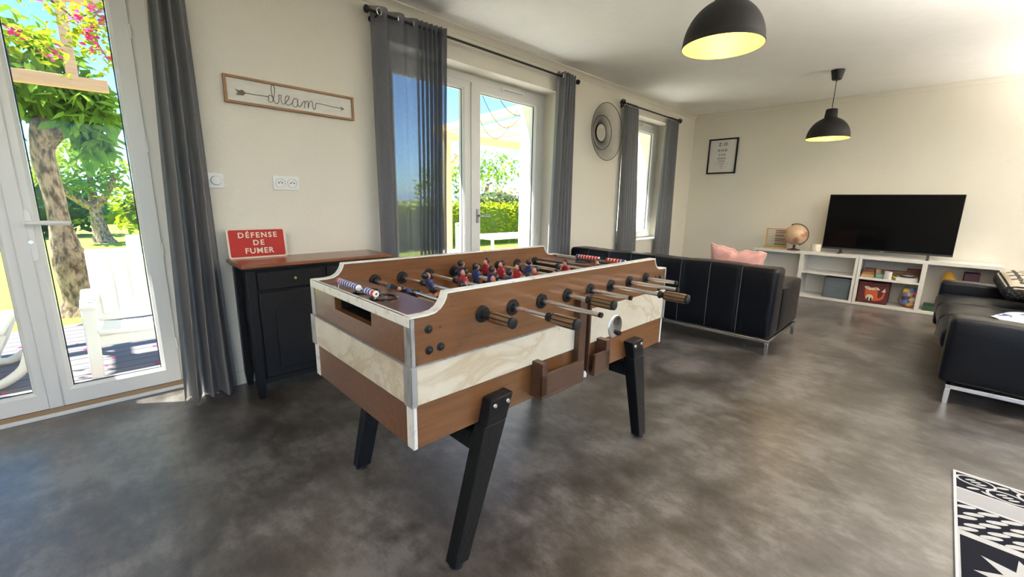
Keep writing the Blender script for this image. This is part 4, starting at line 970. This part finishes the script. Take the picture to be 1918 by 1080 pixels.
pendant(2.36, .917, 1.940, 'nearer black dome pendant lamp, cut by the top of the photo', LAMPW)

# ------------------------------------------------------------------ patterned rug
m_rugl = M('off_white_rug', (.46, .46, .46, 1), .9, bump=(200, .3), spec=.1); m_rugb = M('black_rug_print', (.009, .010, .016, 1), .9, spec=.1)
rg = thing('rug', 'black and white patterned rug at the lower right corner', 'rug', (2.0, -.9, 0))
RX1, RY1 = 2.635, -.205
part('pile', MB().bx(1.0, RX1, -2.1, RY1, .0005, .009), m_rugl, rg, w=True, bevel=.003)
part('white_binding', MB().bx(1.0, RX1+.003, RY1-.004, RY1+.004, .0005, .0105).bx(RX1-.004, RX1+.004, -2.1, RY1, .0005, .0105), M('white_binding', (.66, .66, .64, 1), .8), rg, w=True, bevel=.002)
mb = MB(); zr = .0094
def ell(cx, cy, a, b, mi, z=0, n=20, rot=0): 
    mb.mi = mi; c, s = math.cos(rot), math.sin(rot)
    mb._f([mb.bm.verts.new((cx+a*math.cos(2*PI*i/n)*c-b*math.sin(2*PI*i/n)*s, cy+a*math.cos(2*PI*i/n)*s+b*math.sin(2*PI*i/n)*c, zr+z)) for i in range(n)])
def rec(x0, x1, y0, y1, mi, z=0): mb.mi = mi; mb._f([mb.bm.verts.new(p) for p in ((x0, y0, zr+z), (x1, y0, zr+z), (x1, y1, zr+z), (x0, y1, zr+z))])
rec(RX1-.155, RX1-.012, -2.1, RY1-.006, 1, -.0002)
k = 0; y = RY1-.065
while y > -2.05:
    ell(RX1-.055-.055*(k % 2), y, .042, .062, 0, 0); ell(RX1-.055-.055*(k % 2), y, .033, .053, 1, .0002)
    for q in (-1, 0, 1): ell(RX1-.060-.05*(k % 2)+.009*q, y+.016*q, .006, .020, 0, .0004, 8, .6)
    ell(RX1-.125+.09*(k % 2), y+.01, .008, .022, 0, .0001, 10, .5); ell(RX1-.135+.11*(k % 2), y-.03, .007, .02, 0, .0001, 10, -.5)
    y -= .088; k += 1
rec(RX1-.275, RX1-.165, -2.1, RY1-.006, 2, -.0001)
rec(RX1-.50, RX1-.29, -2.1, RY1-.006, 1, -.0002)
for i in range(5):
    y = RY1-.03-(.02 if i % 2 else 0)
    while y > -2.05:
        ell(RX1-.312-.042*i, y, .011, .034, 0, 0, 14, .55); y -= .06
rec(RX1-.62, RX1-.515, -2.1, RY1-.006, 0, 0)
rec(RX1-1.0, RX1-.535, -2.1, RY1-.01, 1, .0001)
y = RY1-.175
while y > -2.0:
    mb.mi = 0; n = 16
    mb._f([mb.bm.verts.new((RX1-.70+(.14 if i % 2 == 0 else .07)*math.cos(2*PI*i/n+.2), y+(.14 if i % 2 == 0 else .07)*math.sin(2*PI*i/n+.2), zr+.0004)) for i in range(n)])
    y -= .31
part('woven_pattern', mb, [m_rugl, m_rugb, M('pale_grey_rug', (.32, .32, .33, 1), .9, spec=.1)], rg, w=True, smooth=0)
# ------------------------------------------------------------------ outdoors
struct('terrace_floor', MB().bx(-7, 11, YO-.02, 5.6, -.16, -.035), planks_mat('weathered_deck_boards', (.115, .105, .115, 1), (.165, .15, .155, 1), .14, 'Y'))
struct('bounce_slab', MB().bx(1.1, 8.08, YO+.01, 6.7, -.1, -.03), M('pale_bounce_stone', (.72, .70, .66, 1), .8, bump=(20, .3)))  # unseen pale slab added to bounce sunlight up to the ceiling
m_lawn = M('sunlit_lawn', (.20, .27, .02, 1), .9, noise=(3, (.32, .36, .03, 1), 8, (1, 1, 1), .35, .65), bump=(60, .6))
struct('lawn', MB().bx(-60, 80, 5.6, 120, -.4, -.10), m_lawn)
m_out = M('white_render_wall', (.80, .79, .76, 1), .8)
struct('wall_wing', MB().bx(8.1, 8.3, YO, 6.6, -.1, 3.2), m_out)
m_sunshade = M('sun_shade_boards', (.62, .50, .36, 1), .6)
struct('sun_shade_eave', MB().bx(-4, -1.25, YO, 4.05, 2.56, 2.62).bx(-1.25, .95, YO, 3.82, 2.56, 2.62), m_sunshade)  # unseen overhang added, its depth shaped to limit sun through the terrace door
m_timber = M('pale_pergola_timber', (.56, .33, .17, 1), .6, noise=(6, (.66, .42, .23, 1), 4, (.5, 6, 6), .3, .7))
pg = thing('pergola', 'pale timber trellis frame in front of the tree at the terrace edge', 'pergola', (-.4, 5.5, 0))
part('post', MB().beam((-1.9, 5.5, -.035), (-1.9, 5.5, 2.9), .10, .10), m_timber, pg, w=True, bevel=.006)
part('cross_beam', MB().beam((-2.0, 5.5, 2.075), (.255, 5.5, 2.115), .07, .10), m_timber, pg, w=True, bevel=.005)
part('upright', MB().beam((.035, 5.5, 2.15), (.035, 5.5, 2.78), .075, .075), m_timber, pg, w=True, bevel=.005)
part('top_beam', MB().beam((-2.0, 5.5, 2.83), (1.2, 5.5, 2.83), .09, .13), m_timber, pg, w=True, bevel=.005)
part('post', MB().beam((1.15, 5.5, -.035), (1.15, 5.5, 2.8), .10, .10), m_timber, pg, w=True, bevel=.006)
for x in (-1.4, -.7, .05, .75): part('rafter', MB().beam((x, 3.99, 2.86), (x, 6.0, 2.93), .07, .10), m_timber, pg, w=True, bevel=.005)
m_pine2 = M('bright_pine_timber', (.78, .50, .20, 1), .6)
pg2 = thing('pergola', 'bright new timber pergola with a braced post beyond the garden door', 'pergola', (5.5, 6.4, 0))
part('post', MB().beam((4.66, 6.4, -.035), (4.66, 6.4, 2.24), .11, .11), m_pine2, pg2, w=True, bevel=.006)
part('brace', MB().beam((4.68, 6.4, 1.72), (5.14, 6.4, 2.20), .08, .08), m_pine2, pg2, w=True, bevel=.005)
part('front_beam', MB().beam((4.5, 6.4, 2.29), (7.9, 6.4, 2.29), .08, .14), m_pine2, pg2, w=True, bevel=.005)
part('post', MB().beam((7.8, 6.4, -.035), (7.8, 6.4, 2.24), .11, .11), m_pine2, pg2, w=True, bevel=.006)
for k in range(6): part('rafter', MB().beam((4.62+.58*k, 3.9, 2.50), (4.62+.58*k, 6.75, 2.40), .06, .12), m_pine2, pg2, w=True, bevel=.004)
part('wall_beam', MB().beam((4.5, 3.85, 2.48), (7.9, 3.85, 2.48), .08, .12), m_pine2, pg2, w=True, bevel=.004)
for x in (4.55, 7.85): part('post', MB().beam((x, 3.85, -.035), (x, 3.85, 2.43), .09, .09), m_pine2, pg2, w=True, bevel=.004)
for i in range(3):
    a = [(3.4+.10*i+.9*u, 3.9+.3*i, 2.57-(.30+.10*i)*math.sin(PI*u)-.12*u) for u in [j/14 for j in range(15)]]
    solo('hanging_wire', MB().sweep(a, .004, 6), m_black, ('first', 'second', 'third')[i]+' of the thin wires sagging outside the garden door, counted from the house', 'wire', (3.8, 3.9+.3*i, 2.3), smooth=60)

m_bark = M('rough_bark', (.085, .055, .035, 1), .9, noise=(26, (.40, .29, .19, 1), 6, (1, 1, .38), .38, .60), bump=(26, 1., (1, 1, .38)))
def trunk(pts, rad, n=18, seed=1, wob=.12):
    mb = MB(); P = catmull(pts, 7); m = len(P); k = len(rad)-1
    R = []
    for i in range(m):
        t = i/(m-1)*k; j = min(k-1, int(t)); R.append(lerp(rad[j], rad[j+1], t-j))
    mb.sweep(P, R, n)
    for v in mb.bm.verts:
        nz = mnoise.noise(Vector((v.co.x*6+seed, v.co.y*6, v.co.z*3))); c = min(P, key=lambda q: (q-v.co).length)
        d = v.co-c; v.co += d*wob*1.6*nz
    return mb
def blob(c, r, n, rnd, shell=.55):
    out = []
    while len(out) < n:
        d = Vector((rnd.gauss(0, 1), rnd.gauss(0, 1), rnd.gauss(0, 1))).normalized(); q = rnd.uniform(shell, 1.)
        out.append(Vector((c[0]+d.x*r[0]*q, c[1]+d.y*r[1]*q, c[2]+d.z*r[2]*q)))
    return out
m_leafd = leaf_mat('broad_green_leaf', (.07, .19, .03, 1), (.24, .40, .05, 1), 3.)
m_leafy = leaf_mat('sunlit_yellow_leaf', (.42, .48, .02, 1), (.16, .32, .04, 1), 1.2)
m_leafm = leaf_mat('garden_leaf', (.10, .24, .05, 1), (.40, .50, .04, 1), .9)
rn = random.Random(21)
bt = thing('big_tree', 'thick pollarded tree with rough bark just beyond the terrace door', 'tree', (-.22, 6.35, -.10))
part('trunk', trunk([(-.21, 6.38, -.14), (-.20, 6.38, .06), (-.235, 6.38, .45), (-.245, 6.38, 1.0), (-.26, 6.38, 1.4), (-.255, 6.36, 1.62), (-.185, 6.32, 1.80), (-.12, 6.3, 1.95)], [.205, .155, .125, .085, .085, .092, .125, .07], 26, 3, .16), m_bark, bt, w=True, smooth=70)
part('branch_stub', trunk([(-.19, 6.30, 1.74), (-.10, 6.24, 1.80), (-.015, 6.20, 1.84)], [.085, .075, .052], 14, 5, .2), m_bark, bt, w=True, smooth=70)
part('knot', MB().sph((-.14, 6.235, .60), .035, 12, (1.2, .7, .9)), m_bark, bt, w=True)
for (a, b) in (((-.14, 6.3, 1.9), (-.45, 6.1, 2.5)), ((-.12, 6.3, 1.92), (.1, 6.4, 2.5)), ((-.15, 6.3, 1.9), (-.7, 6.6, 2.3))): part('branch', trunk([a, (Vector(a)+Vector(b))/2+Vector((.04, 0, .05)), b], [.05, .035, .015], 10, 7, .1), m_bark, bt, w=True)
pts = blob((-.30, 6.30, 2.25), (.62, .5, .42), 420, rn, .3)+blob((.02, 6.05, 2.02), (.30, .30, .26), 210, rn, .3)+blob((-.72, 6.35, 2.05), (.42, .5, .5), 220, rn, .3)+blob((.10, 6.2, 1.75), (.17, .25, .30), 130, rn, .3)+blob((.16, 6.1, 2.05), (.2, .25, .25), 110, rn, .3)
part('foliage', MB().leaves(pts, .16, .4, .5, .5, rn), m_leafd, bt, w=True, smooth=0)
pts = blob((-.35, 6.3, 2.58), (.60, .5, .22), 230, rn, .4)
part('sunlit_leaves', MB().leaves(pts, .14, .4, .1, .5, rn), m_leafy, bt, w=True, smooth=0, label='sunlit yellow-green leaves on top of the crown')  # sun on the crown top put into a yellower leaf colour
t2 = thing('garden_tree', 'second round-crowned tree standing farther down the lawn', 'tree', (.13, 15.9, -.1))
part('trunk', trunk([(.17, 15.9, -.15), (.13, 15.9, .2), (.10, 15.9, .6), (.08, 15.9, .9)], [.26, .17, .14, .13], 16, 2, .14), m_bark, t2, w=True, smooth=70)
for b in ((-.65, 15.4, 1.55), (.6, 15.6, 1.7), (.1, 16.3, 2.0)): part('branch', trunk([(.08, 15.9, .8), (Vector((.08, 15.9, .8))+Vector(b))/2+Vector((0, 0, -.08)), b], [.12, .08, .05], 10, 4, .1), m_bark, t2, w=True)
pts = blob((-.05, 15.8, 1.85), (1.0, .9, .80), 900, rn, .45)
part('foliage', MB().leaves(pts, .17, .4, .2, .55, rn), m_leafm, t2, w=True, smooth=0)
def bush(name, c, r, n, size, mat, label, grp=None, cat='bush', core=True):
    b = thing(name, label, cat, (c[0], c[1], -.1), group=grp)
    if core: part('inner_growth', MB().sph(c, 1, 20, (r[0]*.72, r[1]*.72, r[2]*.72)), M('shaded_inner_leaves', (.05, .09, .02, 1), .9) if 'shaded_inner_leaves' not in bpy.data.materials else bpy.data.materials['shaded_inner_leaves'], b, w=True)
    part('foliage', MB().leaves(blob(c, r, n, rn, .7), size, .4, .1, .55, rn), mat, b, w=True, smooth=0); return b
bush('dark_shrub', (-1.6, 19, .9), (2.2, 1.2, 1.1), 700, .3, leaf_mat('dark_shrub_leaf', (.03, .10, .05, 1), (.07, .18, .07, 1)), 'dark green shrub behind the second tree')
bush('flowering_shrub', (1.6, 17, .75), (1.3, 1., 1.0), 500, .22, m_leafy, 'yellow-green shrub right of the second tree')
hd = thing('field_hedge', 'long low pale hedge along the far edge of the lawn', 'hedge', (0, 26, -.1))
part('inner_growth', MB().bx(-30, 9, 26, 27, -.1, .75), m_leafy, hd, w=True, smooth=0)
part('foliage', MB().leaves([(rn.uniform(-12, 9), rn.uniform(25.8, 27), rn.uniform(.1, .95)) for _ in range(1500)], .32, .4, .1, .55, rn), m_leafy, hd, w=True, smooth=0)
# clipped hedge, shrubs and trees beyond the garden door
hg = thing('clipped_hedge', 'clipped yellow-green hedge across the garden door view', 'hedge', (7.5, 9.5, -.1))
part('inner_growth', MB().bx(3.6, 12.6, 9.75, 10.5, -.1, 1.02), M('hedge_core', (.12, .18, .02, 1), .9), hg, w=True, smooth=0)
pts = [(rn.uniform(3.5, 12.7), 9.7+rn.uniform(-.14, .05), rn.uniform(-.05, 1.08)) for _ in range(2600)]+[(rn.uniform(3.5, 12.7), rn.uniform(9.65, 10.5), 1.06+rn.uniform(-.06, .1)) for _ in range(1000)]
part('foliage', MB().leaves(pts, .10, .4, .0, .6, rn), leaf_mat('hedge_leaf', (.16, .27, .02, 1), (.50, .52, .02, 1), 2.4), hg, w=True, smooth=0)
m_leafr = leaf_mat('reddish_leaf', (.34, .22, .13, 1), (.42, .36, .12, 1), 2.)
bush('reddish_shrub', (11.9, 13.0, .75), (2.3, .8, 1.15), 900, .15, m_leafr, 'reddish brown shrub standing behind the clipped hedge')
bush('tall_shrub', (8.1, 11.4, 1.35), (.95, .8, 1.15), 700, .15, m_leafm, 'tall loose green shrub behind the pergola post', core=False)
t3 = thing('garden_tree', 'light spreading tree above the reddish shrub beyond the garden door', 'tree', (13.6, 15.6, -.1))
part('trunk', trunk([(13.6, 15.6, -.15), (13.5, 15.6, 1.0), (13.7, 15.6, 2.0)], [.14, .11, .08], 12, 2, .1), m_bark, t3, w=True)
part('foliage', MB().leaves(blob((13.6, 15.6, 2.6), (3.0, 1.2, 1.05), 760, rn, .2), .20, .4, .1, .55, rn), m_leafm, t3, w=True, smooth=0)
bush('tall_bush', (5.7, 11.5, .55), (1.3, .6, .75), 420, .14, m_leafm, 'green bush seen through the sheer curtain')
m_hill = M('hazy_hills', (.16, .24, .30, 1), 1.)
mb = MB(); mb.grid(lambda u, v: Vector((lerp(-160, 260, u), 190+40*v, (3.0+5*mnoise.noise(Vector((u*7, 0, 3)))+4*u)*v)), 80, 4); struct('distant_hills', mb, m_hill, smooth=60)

# bougainvillea over the terrace
m_flower = leaf_mat('pink_bougainvillea', (.78, .05, .22, 1), (.85, .16, .46, 1), 4., .45)
m_vleaf = leaf_mat('vine_leaf', (.26, .40, .03, 1), (.50, .52, .03, 1), 6., .45)
vn = thing('bougainvillea', 'pink flowering vine hanging over the terrace outside the left door', 'vine', (-.3, 4.7, 2.4))
stems = [[(-1.6, 4.8, 2.75), (-1.0, 4.7, 2.62), (-.55, 4.65, 2.36), (-.25, 4.6, 2.26), (0, 4.6, 2.14)], [(-.9, 4.9, 2.78), (-.35, 4.75, 2.70), (.05, 4.7, 2.46), (.22, 4.65, 2.20)], [(.6, 4.9, 2.78), (.3, 4.8, 2.60), (.18, 4.75, 2.40), (.25, 4.7, 2.16)], [(-1.4, 5.0, 2.75), (-.8, 4.8, 2.50), (-.5, 4.7, 2.30)], [(.9, 4.6, 2.77), (.35, 4.6, 2.55), (.05, 4.6, 2.36)]]
mb = MB(); lp = []; fp = []
for s in stems:
    c = catmull(s, 8); mb.sweep(c, [.008]*(len(c)-8)+[.004]*8, 6)
    for q in c:
        for _ in range(9): lp.append(q+Vector((rn.gauss(0, .075), rn.gauss(0, .09), rn.gauss(0, .06))))
    for q in c[6::4]:
        cc2 = q+Vector((rn.gauss(0, .05), -.05, rn.gauss(-.02, .04)))
        fp += [cc2+Vector((rn.gauss(0, .022), rn.gauss(0, .022), rn.gauss(0, .022))) for _ in range(16)]
part('stems', mb, m_bark, vn, w=True)
part('foliage', MB().leaves(lp, .050, .4, .1, .6, rn), m_vleaf, vn, w=True, smooth=0)
part('blossoms', MB().leaves(fp, .034, .3, -.1, .9, rn), m_flower, vn, w=True, smooth=0, label='clusters of pink bracts')
pp = None
for k in range(44):
    x, y = rn.uniform(-.55, .30), rn.uniform(3.45, 5.2)
    if pp is None:
        mb = MB(); v = [mb.bm.verts.new(p) for p in ((-.022, 0, 0), (0, -.014, .004), (.022, 0, .001), (0, .014, .007))]; mb._f([v[0], v[1], v[2]]); mb._f([v[0], v[2], v[3]])
        pp = o = solo('fallen_petal', mb, m_flower, 'fallen pink petal lying on the terrace boards', 'petal', (0, 0, 0), 'fallen pink petals on the terrace', smooth=0)
    else: o = copytree(pp)
    o.location = (x, y, -.0335); o.rotation_euler = (0, 0, rn.uniform(0, 6)); s = rn.uniform(.7, 1.2); o.scale = (s, s, s)

# garden furniture
m_gch = M('white_garden_plastic', (.80, .79, .74, 1), .4)
Z0 = -.035
gc_ = thing('garden_chair', 'white plastic garden armchair on the terrace outside the left door', 'chair', (.17, 4.1, Z0))
def wp(*a): return [Vector(p) for p in a]
x0, x1 = -.13, .46
for x, s in ((x0, 1), (x1, -1)):
    part('leg', MB().hexa(wp((x-.005, 3.74, Z0), (x+.055, 3.74, Z0), (x+.055, 3.80, Z0), (x-.005, 3.80, Z0)), wp((x+.0, 3.78, .44), (x+.075, 3.78, .44), (x+.075, 3.84, .44), (x+.0, 3.84, .44))), m_gch, gc_, w=True, bevel=.008)
    part('leg', MB().hexa(wp((x-.01, 4.42, Z0), (x+.04, 4.42, Z0), (x+.04, 4.48, Z0), (x-.01, 4.48, Z0)), wp((x+.005, 4.26, .42), (x+.06, 4.26, .42), (x+.06, 4.32, .42), (x+.005, 4.32, .42))), m_gch, gc_, w=True, bevel=.008)
    part('armrest', MB().rbox((x+.04, 4.06, .462), (.085, .62, .035), .015, (2, 6, 2), lambda n, p: p+Vector((0, 0, -.03*max(0, -n.y-.5)))), m_gch, gc_, w=True)
part('seat', MB().rbox((.175, 4.00, .26), (.50, .48, .035), .015, (4, 4, 2), lambda n, p: p+Vector((0, 0, -.02*(1-n.x**2)-.02*n.y))), m_gch, gc_, w=True)
part('seat_apron', MB().bx(x0+.05, x1+.01, 3.78, 3.80, .175, .25), m_gch, gc_, w=True, bevel=.006)
bk = thing; R = Matrix.Rotation(-.27, 3, 'X')
mb = MB().rbox((.175, 4.35, .50), (.50, .028, .54), .012, (4, 2, 4), None, R); part('backrest', mb, m_gch, gc_, w=True)
mb = MB()
for k in range(5): mb.rbox((-.005+.09*k, 4.335, .50), (.05, .03, .43), .006, (1, 1, 2), None, R)
part('back_slats', mb, m_gch, gc_, w=True)
lg_ = thing('sun_lounger', 'white plastic sun lounger on the terrace, cut by the left edge', 'sun lounger', (-1.2, 4.25, Z0))
part('bed', MB().bx(-1.9, -.48, 3.95, 4.60, .30, .345), m_gch, lg_, w=True, bevel=.012)
for y in (3.97, 4.56):
    mb = MB(); mb.sweep(catmull([(-.50, y, .30), (-.55, y, .18), (-.62, y, .02), (-.60, y, Z0+.02), (-.54, y, Z0+.02), (-.44, y, .06), (-.40, y, .16)], 5), .028, 10); part('leg', mb, m_gch, lg_, w=True)
    mb = MB(); mb.sweep([(-1.7, y, .30), (-1.7, y, Z0+.0)], .026, 10); part('leg', mb, m_gch, lg_, w=True)
g2 = thing('garden_table', 'white garden table outside the garden door', 'table', (4.9, 5.0, Z0))
part('table_top', MB().bx(4.2, 5.6, 4.7, 5.35, .60, .64), m_gch, g2, w=True, bevel=.01)
for x in (4.3, 5.5):
    for y in (4.78, 5.27): part('leg', MB().cyl((x, y, Z0), (x, y, .60), .025, n=10), m_gch, g2, w=True)
g3 = thing('garden_chair', 'white garden chair with a pale green back beyond the garden door', 'chair', (3.85, 5.0, Z0))
m_gm = M('pale_green_mesh', (.35, .55, .38, 1), .6)
part('seat', MB().bx(3.62, 4.06, 4.80, 5.22, .40, .43), m_gch, g3, w=True, bevel=.008)
part('backrest', MB().bx(3.66, 4.02, 4.80, 4.825, .50, .82), m_gm, g3, w=True, label='pale green mesh back')
mb = MB()
for x in (3.64, 4.04): mb.sweep([(x, 4.81, .42), (x, 4.81, .86)], .014, 8)
mb.sweep([(3.64, 4.81, .85), (4.04, 4.81, .85)], .014, 8); part('back_frame', mb, m_gch, g3, w=True)
for x in (3.64, 4.04):
    for y in (4.82, 5.2): part('leg', MB().cyl((x, y, Z0), (x, y, .40), .014, n=8), m_gch, g3, w=True)
for x, r_, c, lb in ((.48, .16, (.45, .62, .80, 1), 'pale blue plastic barrel on the lawn by the white one'), (.14, .12, (.80, .80, .80, 1), 'white plastic barrel on the lawn by the pale blue one')):
    solo('barrel', MB().lathe([(0, 0), (r_*.9, 0), (r_, .05), (r_, .5), (r_*.93, .56), (0, .57)], (x+.35, 10.2, -.10), 20), M('barrel_plastic', c, .4), lb, 'barrel', (x+.35, 10.2, -.10))

# ------------------------------------------------------------------ daylight, added fill lamps, camera
w = bpy.data.worlds.new('sky'); SC.world = w; w.use_nodes = True
nt = w.node_tree; N = nt.nodes; K = nt.links; bg = N['Background']
st = N.new('ShaderNodeTexSky'); st.sky_type = 'NISHITA'; st.sun_disc = False; st.sun_elevation = math.radians(58); st.sun_rotation = math.radians(200); st.air_density = 1.; st.dust_density = .6; st.ozone_density = 2.2
tn = N.new('ShaderNodeMix'); tn.data_type = 'RGBA'; tn.blend_type = 'MULTIPLY'; tn.inputs['Factor'].default_value = 1; tn.inputs['B'].default_value = SKYT
K.new(st.outputs[0], tn.inputs['A']); K.new(tn.outputs['Result'], bg.inputs['Color']); bg.inputs['Strength'].default_value = SKY
su = bpy.data.lights.new('sun', 'SUN'); su.energy = SUN; su.angle = math.radians(.55); su.color = (1, .95, .86)
so = bpy.data.objects.new('sun', su); COL.objects.link(so)
so.rotation_euler = Vector((.42, -.30, -.86)).to_track_quat('-Z', 'Y').to_euler()
def portal(c, rot, sx, sy):
    li = bpy.data.lights.new('portal', 'AREA'); li.shape = 'RECTANGLE'; li.size = sx; li.size_y = sy; li.cycles.is_portal = True
    o = bpy.data.objects.new('portal', li); o.location = c; o.rotation_euler = rot; COL.objects.link(o)
for (a, b, z0, z1) in OPEN: portal(((a+b)/2, YO-.02, (z0+z1)/2), (-PI/2, 0, 0), b-a, z1-z0)
portal(((BW[0]+BW[1])/2, YR-.15, 1.18), (PI/2, 0, 0), BW[1]-BW[0], 2.13)
portal((XB-.15, (KW[0]+KW[1])/2, 1.18), (PI/2, 0, -PI/2), KW[1]-KW[0], 2.13)
def fill_uplight(x, y, label, watts):  # unseen floor lamp added as fill, aimed up at the ceiling
    r = thing('fill_lamp', label, 'lamp', (x, y, 0))
    part('base', MB().lathe([(0, 0), (.14, 0), (.14, .015), (.02, .03), (0, .03)], (x, y, 0), 28), m_black, r, w=True)
    part('pole', MB().cyl((x, y, .03), (x, y, 1.50), .012, n=12), m_black, r, w=True)
    part('bowl', MB().lathe([(0, 1.49), (.05, 1.50), (.16, 1.58), (.158, 1.585), (.05, 1.51), (0, 1.505)], (x, y, 0), 32), m_black, r, w=True)
    li = bpy.data.lights.new('fill_uplight', 'SPOT'); li.energy = watts; li.color = (1, .94, .87); li.spot_size = math.radians(160); li.spot_blend = .5; li.shadow_soft_size = .06
    o = bpy.data.objects.new('fill_uplight', li); o.location = (x, y, 1.60); o.rotation_euler = (PI, 0, 0); COL.objects.link(o)
for x, y, t, k in UPL: fill_uplight(x, y, t, k)
cam = bpy.data.cameras.new('camera'); cam.sensor_width = 36; cam.lens = FPX/1918*36; cam.clip_start = .05; cam.clip_end = 500
co = bpy.data.objects.new('camera', cam); COL.objects.link(co)
fw = Vector((math.cos(YAW)*math.cos(PIT), math.sin(YAW)*math.cos(PIT), -math.sin(PIT))); rt = Vector((math.sin(YAW), -math.cos(YAW), 0)); up = rt.cross(fw)
r2 = math.cos(ROL)*rt+math.sin(ROL)*up; u2 = -math.sin(ROL)*rt+math.cos(ROL)*up
co.matrix_world = Matrix.Translation((0, 0, H)) @ Matrix((r2, u2, -fw)).transposed().to_4x4()
SC.camera = co
SC.view_settings.view_transform = 'Standard'; SC.view_settings.look = 'None'; SC.view_settings.gamma = 1; SC.view_settings.use_curve_mapping = False
SC.view_settings.exposure = EXPO
SC.cycles.use_denoising = True; SC.cycles.max_bounces = 10; SC.cycles.diffuse_bounces = 6; SC.cycles.transparent_max_bounces = 16; SC.cycles.sample_clamp_indirect = 6.; SC.cycles.caustics_reflective = False; SC.cycles.caustics_refractive = False
